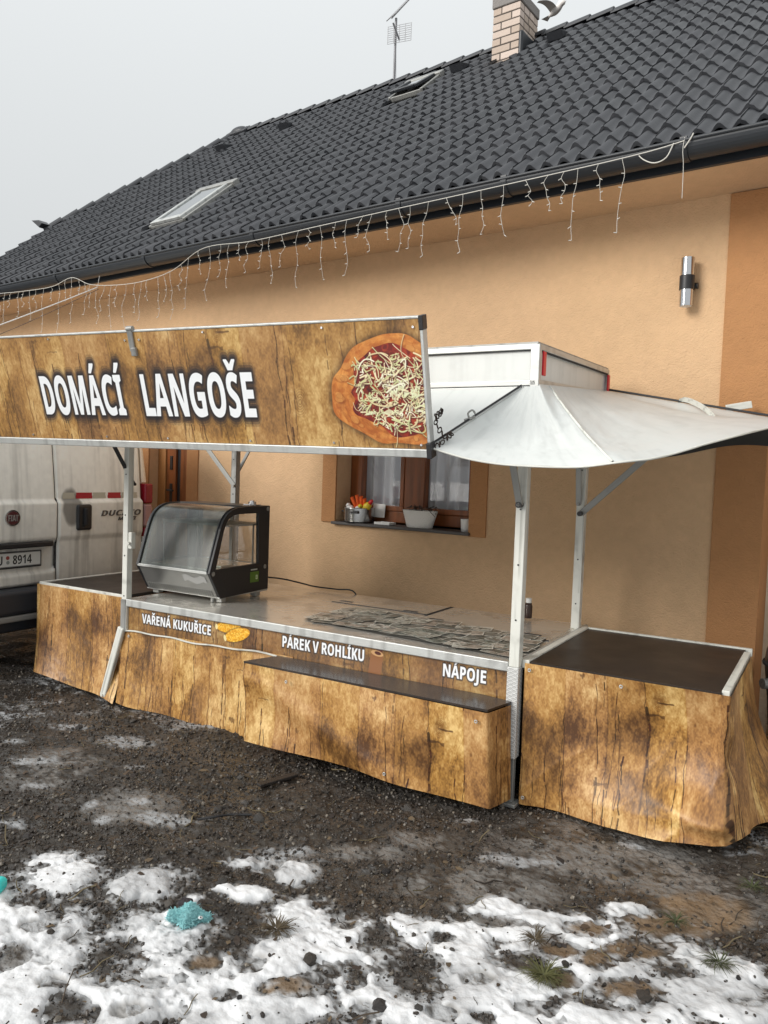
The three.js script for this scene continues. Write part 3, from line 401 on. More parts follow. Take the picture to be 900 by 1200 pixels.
// icicle lights along the gutter
{
  const t = thing('icicle_lights', 'white icicle light string with thin hanging strands along the gutter', 'light string', [0, 3.68, 0.705]), R = rng(441);
  const wire = mat({ color: lin(0.6, 0.58, 0.53), roughness: 0.5 });
  const knots = [[2.36, 0.02], [2.15, 0.0], [1.2, -0.02], [0.35, -0.03], [-0.4, -0.04], [-1.15, -0.05], [-1.75, -0.03], [-2.15, -0.17], [-2.6, -0.22], [-3.1, -0.2], [-3.45, -0.15], [-3.75, -0.05], [-4.1, -0.1], [-4.7, -0.09], [-5.3, -0.06], [-6.2, -0.06]];
  const curve = new THREE.CatmullRomCurve3(knots.map(([x, y]) => new THREE.Vector3(x, y, 0.004)));
  part('cable', [prep(new THREE.TubeGeometry(curve, 160, 0.003, 5)), tube([[2.3, 0.02, 0], [2.26, -0.06, 0.01], [2.2, -0.075, 0.01], [2.13, -0.04, 0.0], [2.1, -0.01, 0]], 0.0035, 16), tube([[2.36, 0.04, 0], [2.355, -0.03, 0.01], [2.36, -0.11, 0], [2.36, -0.3, -0.01]], 0.0018, 12), tube([[2.36, -0.02, 0], [2.4, 0.03, 0.01], [2.41, 0.05, 0.01]], 0.004, 8)], wire, t);
  let x = 2.0; const L = [0.42, 0.28, 0.36, 0.2, 0.3, 0.15, 0.38, 0.24, 0.44, 0.18];
  for (let i = 0; x > -6.1; i++) {
    const a = (() => { let lo = 0, hi = 1; for (let k = 0; k < 20; k++) { const m = (lo + hi) / 2; if (curve.getPoint(m).x > x) lo = m; else hi = m; } return curve.getPoint(lo); })();
    const len = L[i % 10] * (0.75 + 0.5 * R()), pts = [[a.x, a.y, 0.005]], n = 5, bulbs = []; let dx = 0;
    for (let k = 1; k <= n; k++) { dx += (R() - 0.5) * 0.05; const px = a.x + dx * (k === n ? 0.7 : 1), py = a.y - len * k / n, pz = 0.005 + (R() - 0.5) * 0.03; pts.push([px, py, pz]); const s = R() > 0.5 ? 1 : -1; bulbs.push(cyl([px, py, pz], [px + s * 0.018, py - 0.014 + 0.02 * R(), pz + 0.006], 0.003, 0.0022, 6)); }
    part('light_strand', [tube(pts, 0.0017, 20, 4), ...bulbs], wire, t); x -= 0.075 + 0.085 * R() + (i % 7 === 6 ? 0.05 : 0);
  }
}
solo('eave_cord', [tube([[-3.33, 3.49, 0.69], [-3.318, 3.295, 1.04], [-3.3, 3.045, 1.5], [-3.28, 2.78, 2.0], [-3.26, 2.52, 2.5]], 0.0055, 40), cyl([-3.33, 3.49, 0.69], [-3.3, 3.6, 0.69], 0.002)], M.white, 'thick white cord slanting down from the eave at the left', 'rope');  // two plain cords slanting down from the eave
solo('eave_cord', tube([[-3.31, 3.47, 0.69], [-3.3, 3.25, 1.04], [-3.29, 2.97, 1.5], [-3.28, 2.69, 2.0], [-3.26, 2.42, 2.5]], 0.003, 40), mat({ color: lin(0.12, 0.09, 0.075) }), 'thin dark cord below the thick white cord at the left', 'rope');

// things on the window sill
{
  const Y = 1.288;
  const pot = thing('steel_pot', 'two-handled steel pot full of bottles on the left of the window sill', 'pot', [-0.5, Y, -0.07]);
  const pf = [[0.0, 0], [0.125, 0], [0.135, 0.012], [0.137, 0.125], [0.143, 0.13], [0.133, 0.132], [0.128, 0.02], [0, 0.015]].map(([x, y]) => new THREE.Vector2(x, y));
  part('pot_body', new THREE.LatheGeometry(pf, 40), M.pot, pot); part('handle', [bx(0.03, 0.085, 0.135, 0.11, 0.1, 0.165, 0.005)], M.black, pot); part('handle', [bx(-0.18, 0.085, -0.03, -0.13, 0.1, 0.03, 0.005)], M.black, pot); part('pot_base', new THREE.LatheGeometry([[0, -0.001], [0.13, -0.001], [0.132, 0.01], [0, 0.01]].map(([x, y]) => new THREE.Vector2(x, y)), 32), M.black, pot);
  const bot = (name, label, col, tip, pos, r, h, tilt) => { const t = thing(name, label, 'bottle', pos, 0, 'squeeze bottles in the steel pot'); t.rotation.z = tilt; part('bottle_body', new THREE.LatheGeometry([[0, 0], [r, 0], [r * 1.02, h * 0.6], [r * 0.75, h * 0.75], [r * 0.35, h * 0.8], [0, h * 0.8]].map(([x, y]) => new THREE.Vector2(x, y)), 20), col, t); part('cap', new THREE.LatheGeometry([[0, h * 0.78], [r * 0.55, h * 0.78], [r * 0.5, h * 0.92], [r * 0.2, h], [0, h]].map(([x, y]) => new THREE.Vector2(x, y)), 16), tip, t); };
  bot('squeeze_bottle', 'yellow squeeze bottle with a red cap leaning in the steel pot', mat({ color: lin(0.75, 0.55, 0.03), roughness: 0.4 }), M.red, [-0.47, Y + 0.06, -0.04], 0.035, 0.2, -0.75);
  bot('squeeze_bottle', 'white plastic bottle with a white cap leaning left in the steel pot', M.white, M.white, [-0.55, Y + 0.04, -0.05], 0.042, 0.14, 0.5);
  bot('squeeze_bottle', 'short white bottle with a yellow cap at the front of the steel pot', M.white, mat({ color: lin(0.75, 0.55, 0.03) }), [-0.49, Y + 0.05, 0.0], 0.035, 0.13, -0.5);
  const g = thing('orange_glove', 'crumpled orange rubber glove sticking out of the steel pot', 'glove', [-0.5, Y + 0.12, -0.1]); const fr = [[-0.05, 0, 0, -0.085, 0.1], [-0.02, 0, 0, -0.03, 0.12], [0.01, 0, 0, 0.02, 0.11], [0.04, 0, 0, 0.06, 0.09], [0.05, 0, 0, 0.1, 0.04]];
  part('glove_shell', [...fr.map(([x, y, z, x1, y1]) => tube([[x, 0, 0], [(x + x1) / 2, y1 * 0.5, 0.02], [x1, y1, 0.035]], 0.016, 10, 8)), uvm(new THREE.SphereGeometry(0.06, 16, 12).scale(1.1, 0.7, 0.6))], mat({ color: lin(0.8, 0.13, 0.02), roughness: 0.5 }), g);
  const card = thing('white_card', 'small white card propped behind the pot on the sill', 'card', [-0.36, Y, -0.16]); part('card_sheet', bx(-0.06, 0.05, 0, 0.07, 0.17, 0.004).rotateX(-0.1), M.white, card);
  const tray = thing('white_tray', 'flat white tray lying on the sill between pot and planter', 'tray', [-0.19, Y, -0.05]); part('tray_base', bx(-0.09, 0, -0.05, 0.07, 0.008, 0.05, 0.003), M.white, tray); part('tray_rim', [bx(-0.09, 0.006, -0.05, -0.083, 0.022, 0.05), bx(0.063, 0.006, -0.05, 0.07, 0.022, 0.05), bx(-0.083, 0.006, -0.05, 0.063, 0.022, -0.043), bx(-0.083, 0.006, 0.043, 0.063, 0.022, 0.05)], M.white, tray);
  const pl = thing('woven_planter', 'white woven oval planter with a dead plant on the window sill', 'planter', [0.15, Y, -0.06]);
  part('basket', grid(120, 30, (u, v) => { const a = u * Math.PI * 2, k = 1 + 0.02 * Math.sin(a * 34 + Math.PI * Math.round(v * 9)) , rx = lerp(0.12, 0.165, v) * k, rz = lerp(0.06, 0.085, v) * k; return [rx * Math.cos(a), 0.145 * v + 0.003 * Math.sin(v * 56), rz * Math.sin(a)]; }), mat({ color: lin(0.74, 0.72, 0.68), roughness: 0.7 }), pl);
  part('soil', new THREE.CircleGeometry(0.15, 24).rotateX(-Math.PI / 2).scale(1, 1, 0.5).translate(0, 0.125, 0), M.blackMatt, pl); const Rp = rng(9), st = []; for (let i = 0; i < 16; i++) { const x = (Rp() - 0.5) * 0.24, z = (Rp() - 0.5) * 0.1; st.push(tube([[x, 0.12, z], [x + 0.03 * (Rp() - 0.5), 0.155, z], [x + 0.14 * (Rp() - 0.5), 0.16 + 0.03 * Rp(), z + 0.11 * (Rp() - 0.3)], [x + 0.2 * (Rp() - 0.5), 0.1 + 0.06 * Rp(), z + 0.1 * (Rp() - 0.2)]], 0.003, 10, 4)); } part('dead_stems', st, mat({ color: lin(0.05, 0.035, 0.025) }), pl);
  const cup = thing('white_cup', 'small white cup at the right end of the window sill', 'cup', [0.6, Y, -0.05]); part('cup_body', new THREE.LatheGeometry([[0, 0], [0.038, 0], [0.045, 0.1], [0.041, 0.1], [0.035, 0.006], [0, 0.006]].map(([x, y]) => new THREE.Vector2(x, y)), 28), M.white, cup);
}

// ------------------------------------------------------------------ the market stall; its own axes: x right along the counter, z to the front, origin under the right front post
const PHI = 0.09569, SO = [1.908, 0, 1.641];
const S = (x, y, z) => [SO[0] + x * Math.cos(PHI) + z * Math.sin(PHI), y, SO[2] - x * Math.sin(PHI) + z * Math.cos(PHI)];
const stallThing = (name, label, cat, p, group) => thing(name, label, cat, S(...p), PHI, group);
const stall = thing('market_stall', 'folding white metal food stall with steel counter and timber-print panels by the house', 'market stall', SO, PHI);
{
  const L = 2.97, CH = 0.766;
  // counter
  part('counter_top', [bx(-L, CH - 0.03, -1.28, 0.02, CH - 0.002, 0.03)], M.steel, stall);
  part('counter_edge', [bx(-L + 0.02, CH - 0.05, 0.03, -0.03, CH + 0.004, 0.045, 0.006)], M.alu, stall);
  part('counter_edge', [bx(-0.005, CH - 0.05, -1.27, 0.022, CH + 0.006, -0.04, 0.005)], M.alu, stall);
  part('counter_lid', [bx(-1.78, CH - 0.002, -1.27, -1.0, CH + 0.0015, -0.89)], M.steel, stall); part('counter_lid', [bx(-0.965, CH - 0.002, -1.27, -0.03, CH + 0.003, -0.62)], M.steel, stall);
  part('lid_gap', [bx(-1.0, CH - 0.0025, -1.28, -0.962, CH + 0.002, -0.86), bx(-1.79, CH - 0.0025, -0.8895, -1.001, CH + 0.0022, -0.8855), bx(-0.961, CH - 0.0025, -0.6195, -0.03, CH + 0.0036, -0.6155)], M.blackMatt, stall);
  for (const [x, z] of [[-1.7, -0.95], [-1.14, -0.92], [-0.86, -0.76], [-0.17, -0.72]]) part('finger_slot', bx(x - 0.055, CH + 0.0, z - 0.014, x + 0.055, CH + (x < -1 ? 0.004 : 0.006), z + 0.014, 0.002), M.black, stall);
  part('counter_box', bx(-L + 0.03, 0.2, -1.25, -0.03, CH - 0.03, -0.02), M.slab, stall);
  // lettered front panel
  const pw = 2.93, ph = 0.185, px0 = -2.95, py0 = 0.535;
  const tex = banner(pw, ph, 640, 0.4, 0.5, (c, k) => {
    const X = (x) => x - px0, Y = (y) => py0 + ph - y;
    c.fillStyle = 'rgba(30,16,8,0.22)'; c.fillRect(0, 0, 3 * k, k);
    letter(c, k, 'VAŘENÁ KUKUŘICE', X(-2.79), X(-2.135), Y(0.678), Y(0.614), 26); letter(c, k, 'PÁREK V ROHLÍKU', X(-1.545), X(-0.93), Y(0.694), Y(0.627), 26); letter(c, k, 'NÁPOJE', X(-0.425), X(-0.158), Y(0.694), Y(0.627), 26);
    const R = rng(511); // two corn cobs
    const cob = (x, y, a, l, w) => { c.save(); c.translate(X(x) * k, Y(y) * k); c.rotate(a); c.shadowColor = 'rgba(0,0,0,.8)'; c.shadowBlur = 10; c.fillStyle = '#c98a1c'; c.beginPath(); c.ellipse(0, 0, l * k, w * k, 0, 0, 7); c.fill(); c.shadowBlur = 0; for (let r = -4; r <= 4; r++) for (let i = -12; i <= 12; i++) { const u = i / 12.5, v = r / 4.6; if (u * u + v * v > 0.92) continue; c.fillStyle = ['#f4bb38', '#eda928', '#f7cf5c', '#dd9a22'][Math.floor(R() * 4)]; c.beginPath(); c.ellipse(u * l * k, v * w * k * (1 - 0.25 * u * u), 0.042 * l * k * 1.05, 0.1 * w * k, 0, 0, 7); c.fill(); } c.fillStyle = '#e9d9a0'; c.beginPath(); c.ellipse(-l * k * 0.97, 0, 0.1 * l * k, 0.5 * w * k, 0, 0, 7); c.fill(); c.restore(); };
    cob(-1.985, 0.69, -0.1, 0.108, 0.038); cob(-1.91, 0.648, -0.32, 0.112, 0.042); 
    c.save(); c.translate(X(-0.85) * k, Y(0.66) * k); c.rotate(0.12); c.fillStyle = '#5a2418'; c.beginPath(); c.ellipse(0.012 * k, -0.045 * k, 0.02 * k, 0.045 * k, 0.25, 0, 7); c.fill(); c.fillStyle = '#8a5a34'; c.beginPath(); c.roundRect(-0.042 * k, -0.03 * k, 0.085 * k, 0.15 * k, 0.02 * k); c.fill(); c.fillStyle = '#c49a6a'; c.beginPath(); c.ellipse(0, -0.028 * k, 0.042 * k, 0.017 * k, 0, 0, 7); c.fill(); c.fillStyle = '#4a1c12'; c.beginPath(); c.ellipse(0.004 * k, -0.03 * k, 0.022 * k, 0.01 * k, 0, 0, 7); c.fill(); c.restore();
  });
  const pg = bx(px0, py0, 0.012, px0 + pw, py0 + ph, 0.024); { const p = pg.attributes.position, uv = pg.attributes.uv; for (let i = 0; i < p.count; i++) uv.setXY(i, (p.getX(i) - px0) / pw, (p.getY(i) - py0) / ph); }
  part('front_panel', pg, vinyl({ map: tex, bumpScale: 0.002 }), stall, 'timber-print front panel lettered in white with corn and hot dog pictures');
  // white edging strip under the left half, wavy
  part('edging_strip', grid(60, 3, (u, v) => { const x = lerp(-2.95, -1.56, u); return [x, 0.542 - 0.012 * v + 0.006 * Math.sin(u * 9) + 0.004 * Math.sin(u * 23) + 0.03 * u, 0.034 + 0.014 * Math.sin(v * 3.1) + 0.012 * sst(0.4, 1, u)]; }), M.whitePaint, stall);
  // posts
  const lower = M.aluDull, tread = mat({ map: dataTex(128, 256, (u, v) => { const d = Math.abs(mod((u * 2 + v * 8), 1) - 0.5), e = Math.abs(mod((-u * 2 + v * 8 + 0.5), 1) - 0.5), k = 0.78 + (d < 0.12 || e < 0.12 ? 0.14 : 0); return [k, k, k * 0.99]; }, true, 1), bumpMap: dataTex(128, 256, (u, v) => { const d = Math.abs(mod(u * 2 + v * 8, 1) - 0.5), e = Math.abs(mod(-u * 2 + v * 8 + 0.5, 1) - 0.5); return d < 0.12 || e < 0.12 ? 1 : 0; }, false, 1), bumpScale: 0.003, roughness: 0.45, metalness: 0.25 }); for (const t of [tread.map, tread.bumpMap]) { t.repeat.set(12, 6); }
  const post = (x, z, y0, y1, w, m, extra) => { const p = part('post', [bx(x - w / 2, y0, z - w / 2, x + w / 2, y1, z + w / 2, 0.005), ...(extra || [])], m, stall); const b = []; for (let y = y0 + 0.25; y < y1; y += 0.29) b.push(cyl([x, y, z + w / 2 - 0.002], [x, y, z + w / 2 + 0.003], 0.005, 0.005, 8)); part('rivet', b, M.black, p); return p; };
  post(0.0, 0.02, CH - 0.02, 2.05, 0.056, M.whitePaint); part('tread_plate', bx(-0.034, 0.26, -0.014, 0.03, CH - 0.02, 0.054, 0.005), tread, stall, 'lower post sleeve of patterned tread plate'); part('foot', [bx(-0.02, 0.02, 0.0, 0.02, 0.27, 0.035, 0.004), bx(-0.045, 0, -0.03, 0.045, 0.02, 0.06, 0.005)], M.aluDull, stall);
  post(-2.955, 0.02, 0.54, 1.93, 0.05, M.whitePaint); part('tread_plate', bx(-2.985, 0.53, -0.01, -2.935, CH, 0.05, 0.005), lower, stall); part('clamp', [bx(-2.93, 1.13, 0.0, -2.895, 1.25, 0.04, 0.006), cyl([-2.91, 1.17, 0.03], [-2.91, 1.17, 0.06], 0.012)], M.whitePaint, stall);
  post(-2.97, -1.13, 0.1, 2.24, 0.055, M.aluDull); post(-0.02, -1.13, 0.1, 2.3, 0.055, M.whitePaint);
  part('back_leg', [bx(-2.99, 0, -1.15, -2.95, 0.2, -1.11), bx(-0.03, 0, -1.15, 0.01, 0.2, -1.11)], M.rubber, stall);
  // braces
  const br = (p, q, m, w = 0.04) => { const o = part('brace', [bar(p, q, w, 0.012, 0.003), cyl([p[0], p[1], p[2] - 0.015], [p[0], p[1], p[2] + 0.02], 0.011)], m, stall); return o; };
  br([0.0, 1.6, 0.07], [-0.01, 1.92, 0.23], M.aluDull, 0.036); br([-0.01, 1.52, -1.09], [0.44, 1.95, -1.09], M.aluDull); br([-0.03, 1.58, -1.09], [-0.035, 2.1, -1.02], M.aluDull, 0.034);
  br([-2.955, 1.58, -1.1], [-3.30, 1.92, -1.1], M.aluDull); br([-2.96, 1.66, -1.12], [-2.97, 1.97, -1.36], M.aluDull, 0.034); br([-2.96, 1.59, -0.03], [-2.99, 1.95, 0.19], M.black, 0.034);
  part('bolt', [[0.0, 1.6], [-0.01, 1.52]].map(([x, y], i) => cyl([x, y, i ? -1.075 : 0.04], [x, y, i ? -1.05 : 0.09], 0.016)), M.black, stall);
  part('leaning_leg', [bar([-2.97, 0.56, 0.045], [-3.135, 0.03, 0.06], 0.06, 0.035, 0.012), cyl([-3.13, 0.045, 0.07], [-3.13, 0.045, 0.085], 0.012)], M.whitePaint, stall, 'white support leg slanting out at the left front corner');
  // roof box
  const bt = [[0, 2.43], [-1.38, 2.475]], w0 = -3.0, w1 = 0.04;
  const roofG = extr(poly([[0, 2.225], [-1.38, 2.31], [-1.38, 2.46], [0, 2.415]]), w1 - w0 - 0.02).rotateY(-Math.PI / 2).translate(w1 - 0.01, 0, 0); part('roof_box', uvm(roofG), M.boxPaint, stall);
  part('box_frame', [bar([w0, 2.418, 0.004], [w1, 2.418, 0.004], 0.03, 0.03, 0.004), bar([w1 - 0.005, 2.418, 0.005], [w1 - 0.005, 2.465, -1.385], 0.03, 0.03, 0.004, [0, 1, 0]), bar([w0, 2.232, 0.006], [w1, 2.232, 0.006], 0.03, 0.03, 0.004), bar([w1 - 0.005, 2.235, 0.005], [w1 - 0.005, 2.315, -1.385], 0.03, 0.03, 0.004, [0, 1, 0]), bar([w1 - 0.01, 2.21, 0.004], [w1 - 0.01, 2.43, 0.004], 0.05, 0.034, 0.004), bar([w1 - 0.01, 2.3, -1.38], [w1 - 0.01, 2.475, -1.38], 0.034, 0.034, 0.004)], M.alu, stall);
  part('gap_shade_strip', [bar([w0, 2.401, 0.006], [w1 - 0.03, 2.401, 0.006], 0.005, 0.014, 0), bar([w0, 2.2145, 0.012], [w1 - 0.03, 2.2145, 0.012], 0.006, 0.02, 0), bar([w0, 2.18, 0.036], [w1 - 0.07, 2.18, 0.036], 0.006, 0.012, 0), bar([w1 + 0.004, 2.401, 0.0], [w1 + 0.004, 2.448, -1.37], 0.005, 0.014, 0, [0, 1, 0])], M.blackMatt, stall);  // black strips painted in as the shade of the gaps between rails
  part('roof_skin', uvm(extr(poly([[0.01, 2.433], [-1.39, 2.48], [-1.39, 2.49], [0.01, 2.443]]), w1 - w0).rotateY(-Math.PI / 2).translate(w1, 0, 0)), M.aluDull, stall);
  part('red_reflector', bx(w1 + 0.008, 2.275, -0.075, w1 + 0.02, 2.4, -0.035, 0.004), M.red, stall); part('red_reflector', bx(w1 + 0.008, 2.325, -1.375, w1 + 0.02, 2.44, -1.335, 0.004), M.red, stall);
  part('front_rail', [bar([w0, 2.195, 0.03], [w1 - 0.06, 2.195, 0.03], 0.035, 0.012, 0.003), bar([w0, 2.165, 0.05], [w1 - 0.09, 2.165, 0.05], 0.02, 0.012, 0.003)], M.alu, stall);
  // sloping front flap between the roof box and the sign
  const flap = extr(poly([[-3.15, 0], [-0.045, 0], [-0.265, 0.645], [-3.4, 0.645]]), 0.012); flap.rotateX(Math.PI / 2); // to x, -y, z
  part('front_flap', uvm(flap.rotateX(Math.atan2(0.33, 0.56)).translate(0, 2.205, 0.035)), M.boxPaint, stall);
  part('hip_bar', bar([-0.04, 2.205, 0.035], [-0.262, 1.872, 0.6], 0.02, 0.016, 0.003), M.alu, stall);
  part('hip_dark_line', bar([-0.032, 2.218, 0.035], [-0.254, 1.885, 0.6], 0.006, 0.008, 0), M.blackMatt, stall);  // thin dark line laid along the hip bar
  part('hook', [tube([[-0.165, 2.02, 0.37], [-0.17, 2.045, 0.38], [-0.15, 2.062, 0.375], [-0.135, 2.045, 0.37]], 0.005, 24), cyl([-0.19, 2.012, 0.38], [-0.14, 2.03, 0.36], 0.007)], M.aluDull, stall);
  // side canopy of white coated cloth
  const eave = new THREE.CatmullRomCurve3([[-0.262, 1.87, 0.6], [-0.1, 1.825, 0.545], [0.05, 1.803, 0.5], [0.22, 1.797, 0.47], [0.42, 1.80, 0.47], [0.6, 1.825, 0.5], [0.72, 1.848, 0.38], [0.9, 1.93, 0.1], [1.1, 2.03, -0.38], [1.2, 2.09, -0.85], [1.26, 2.115, -1.36]].map(V));
  const head = (u) => { const a = [-0.035, 2.215, 0.02], b = [0.055, 2.225, 0.01], c = [0.055, 2.335, -1.36]; return u < 0.42 ? a.map((q, i) => lerp(q, b[i], u / 0.42)) : b.map((q, i) => lerp(q, c[i], Math.pow((u - 0.42) / 0.58, 1.0))); };
  const tarp = grid(110, 40, (u, v) => {
    const e = eave.getPoint(u), h = head(u), fold = Math.exp(-Math.pow((u - 0.48) / 0.02, 2)), wr = -0.006 * Math.pow(Math.abs(Math.sin(u * 17 + 2.2 * fbm(u * 4, v * 2, 531, 2))), 0.5) * Math.sin(Math.PI * Math.min(1, v * 1.15)) - 0.004 * Math.pow(Math.abs(Math.sin(v * 4 + u * 9 + 3 * fbm(u * 5, v * 5, 533, 2))), 0.4) + 0.016 * (fbm(u * 9 + v * 3, v * 6, 537, 3) - 0.5);
    const sag = -0.035 * Math.sin(Math.PI * v) * (1 - 0.6 * fold);
    return [lerp(h[0], e.x, v), lerp(h[1], e.y, v) + (sag + wr) * Math.min(1, v * 8) * sst(0, 0.06, u) * sst(0, 0.05, 1 - u) * (1 - 0.6 * sst(0.7, 1, v)), lerp(h[2], e.z, v)];
  }, (u, v) => [u * 2.4, v * 1.1]);
  const cloth = mat({ map: streak([0.8, 0.81, 0.815], 0.07, 61), roughness: 0.42, bumpMap: vinylBump, bumpScale: 0.006 });
  const can = part('side_canopy', tarp, cloth, stall, 'white coated cloth canopy over the right-hand table');
  part('canopy_hem', tube(Array.from({ length: 30 }, (_, i) => { const e = eave.getPoint(i / 29); return [e.x, e.y - 0.002, e.z]; }), 0.005, 90, 6), M.whitePaint, can);
  part('seam', tube(Array.from({ length: 12 }, (_, i) => { const e = eave.getPoint(0.485), h = head(0.485), v = 0.02 + 0.97 * i / 11; return [lerp(h[0], e.x, v), lerp(h[1], e.y, v) - 0.02 * Math.sin(Math.PI * v), lerp(h[2], e.z, v)]; }), 0.006, 40, 6), M.whitePaint, can);
  part('canopy_bar', bar([0.055, 2.345, -1.37], [1.27, 2.125, -1.37], 0.014, 0.014, 0.003), M.black, can);
  part('rear_valance', grid(40, 10, (u, v) => { const x = lerp(0.25, 1.28, u), top = 2.335 - 0.18 * (x - 0.05), dr = lerp(0.42, 0.12, Math.pow(u, 0.8)); return [x, top - dr * v - 0.02 * Math.sin(u * 8) * v, -1.375 - 0.02 * Math.sin(v * 3)]; }), mat({ color: lin(0.045, 0.042, 0.038), roughness: 0.7 }), can, 'hanging rear edge of the white canopy, its shade painted dark grey');  // white cloth in shade; the shade is put into the dark colour
  const strap = (pts, w) => grid(16, 1, (u, v) => { const c = new THREE.CatmullRomCurve3(pts.map(V)), p = c.getPoint(u); return [p.x + (v - 0.5) * w * 0.35, p.y + (v - 0.5) * w * 0.5, p.z + (v - 0.5) * w]; });
  part('strap', strap([[0.5, 2.262, -1.37], [0.54, 2.268, -1.33], [0.66, 2.215, -1.15], [0.76, 2.14, -0.95], [0.79, 2.10, -0.88]], 0.05), M.whitePaint, can); part('strap', bar([0.78, 2.215, -1.40], [0.92, 2.245, -1.46], 0.045, 0.01, 0.003), M.whitePaint, can);
  // skirts
  const sk = (name, fn, nu, nv, w, h, ox, oy, lab, o) => part(name, grid(nu, nv, fn, (u, v) => [u * w, -v * h]), woodMat(ox, oy, o), stall, lab);
  sk('front_skirt', (u, v) => [lerp(-2.985, -1.45, u), lerp(0.545 + 0.03 * u, 0.015 - 0.03 * u, v), 0.03 + 0.02 * Math.sin(u * 7 + 1) * v + 0.015 * Math.sin(u * 17) * v * v + 0.03 * v * v], 70, 20, 1.5, 0.54, 0.1, 0.93, 'timber-print vinyl skirt under the left half of the counter');
  const SZ = 0.27, sh = (x) => lerp(0.555, 0.545, (x + 1.64) / 1.6);
  sk('shelf_skirt', (u, v) => { // front, then round the right-hand end
    const e = 0.885, f = Math.min(1, u / e), g = clamp((u - e) / (1 - e)), x = lerp(-1.64, -0.045, f) + 0.045 * g + (u < 0.02 ? 0.0 : 0), z = SZ - 0.21 * g, sag = 0.02 * Math.sin(f * 5) * v;
    return [x + 0.02 * v * f, lerp(sh(x) + 0.004, 0.058 + 0.02 * Math.sin(f * 3.2 + 0.5), v) , z + 0.012 * Math.sin(f * 11 + 2 - v * 2) * v + 0.02 * Math.exp(-Math.pow((v - 0.15 - f * 1.3) / 0.16, 2)) * Math.min(1, v * 5) - 0.03 * Math.sin(Math.PI * v) * Math.exp(-Math.pow((f - 0.12) / 0.2, 2)) + 0.02 * Math.sin(v * 2.6) * Math.exp(-Math.pow((f - 0.45) / 0.3, 2)) - 0.02 * v + 0.03 * v * g];
  }, 90, 24, 1.8, 0.5, 0.42, 0.98, 'timber-print vinyl skirt hanging from the dark serving shelf');
  part('serving_shelf', uvm(extr(poly([[-1.64, -SZ], [-0.045, -SZ], [0.0, -0.06], [-0.16, -0.03], [-1.56, -0.03]]), 0.012).rotateX(-Math.PI / 2).translate(0, 0.555, 0)), mat({ map: M.tableTop.map, roughness: 0.3, roughnessMap: M.tableTop.roughnessMap }), stall, 'glossy dark brown serving shelf along the front');
  const ey = []; for (const [x, y, z] of [[-1.3, 0.5, SZ + 0.02], [-0.1, 0.5, SZ + 0.015], [-2.9, 0.505, 0.045], [-0.62, 0.11, SZ + 0.02]]) ey.push(prep(new THREE.TorusGeometry(0.007, 0.003, 8, 16).translate(x, y, z))); part('eyelet', ey, M.alu, stall);
}
// printed cover on the counter
{
  const o = thing('note_cover', 'patch of grey printed paper notes overlapping under film on the right of the steel counter', 'table cover', S(-0.8, 0.768, -0.45), PHI), R = rng(541);
  const q = [[-0.73, 0.27], [0.765, 0.40], [0.745, -0.20], [-0.70, -0.33]]; // front left, front right, back right, back left
  const at = (u, v) => [lerp(lerp(q[0][0], q[1][0], u), lerp(q[3][0], q[2][0], u), v), lerp(lerp(q[0][1], q[1][1], u), lerp(q[3][1], q[2][1], u), v)];
  part('base_sheet', grid(60, 30, (u, v) => { const [X, Z] = at(u, v); return [X, 0.002 + 0.002 * fbm(u * 14, v * 8, 547, 3), Z + 0.008 * Math.sin(u * 21) * v]; }), mat({ color: lin(0.12, 0.118, 0.108), roughness: 0.4 }), o);
  const mats = [0, 1, 2, 3, 4, 5, 6, 7].map((i) => { const c = document.createElement('canvas'); c.width = 256; c.height = 128; const x = c.getContext('2d'); x.fillStyle = ['#adada2', '#8a928a', '#bcb2a6', '#787872', '#cbcac0', '#9ba09a', '#ab9e92', '#6c6e69'][i]; x.fillRect(0, 0, 256, 128); x.globalAlpha = 0.6; for (let k = 0; k < 26; k++) { x.fillStyle = ['#34352f', '#bcbcb0', '#55564f', '#8d8478'][Math.floor(R() * 4)]; x.beginPath(); x.ellipse(R() * 256, R() * 128, 5 + R() * 32, 4 + R() * 20, R() * 3, 0, 7); x.fill(); } x.globalAlpha = 0.8; x.strokeStyle = '#2c2d29'; x.lineWidth = 3; for (let k = 0; k < 9; k++) { x.beginPath(); x.moveTo(R() * 256, R() * 128); x.lineTo(R() * 256, R() * 128); x.stroke(); } x.globalAlpha = 1; x.strokeStyle = '#dcdbd2'; x.lineWidth = 12; x.strokeRect(0, 0, 256, 128); return mat({ map: canvasTex(c), roughness: 0.33, bumpMap: vinylBump, bumpScale: 0.003 }); });
  const forms = [0, 1, 2, 3].map((i) => grid(8, 4, (u, v) => [(u - 0.5) * 0.23, 0.0018 * Math.sin(u * 4 + i) * Math.sin(v * 3 + i * 2) + 0.003 * Math.pow(Math.abs(u - 0.5) * 2, 3) * ((i % 2) ? 1 : v), (v - 0.5) * 0.118]));
  for (let j = 0; j < 6; j++) for (let i = 0; i < 10; i++) {
    const u = clamp((i + 0.5 + (R() - 0.5) * 0.9) / 10, 0.06, 0.94), v = clamp((j + 0.5 + (R() - 0.5) * 0.9) / 6, 0.1, 0.9), [X, Z] = at(u, v);
    const n = part('paper_note', forms[Math.floor(R() * 4)], mats[Math.floor(R() * 8)], o); n.position.set(X, 0.004 + 0.007 * R(), Z); n.rotation.set((R() - 0.5) * 0.03, (R() - 0.5) * 0.8, (R() - 0.5) * 0.03);
  }
}
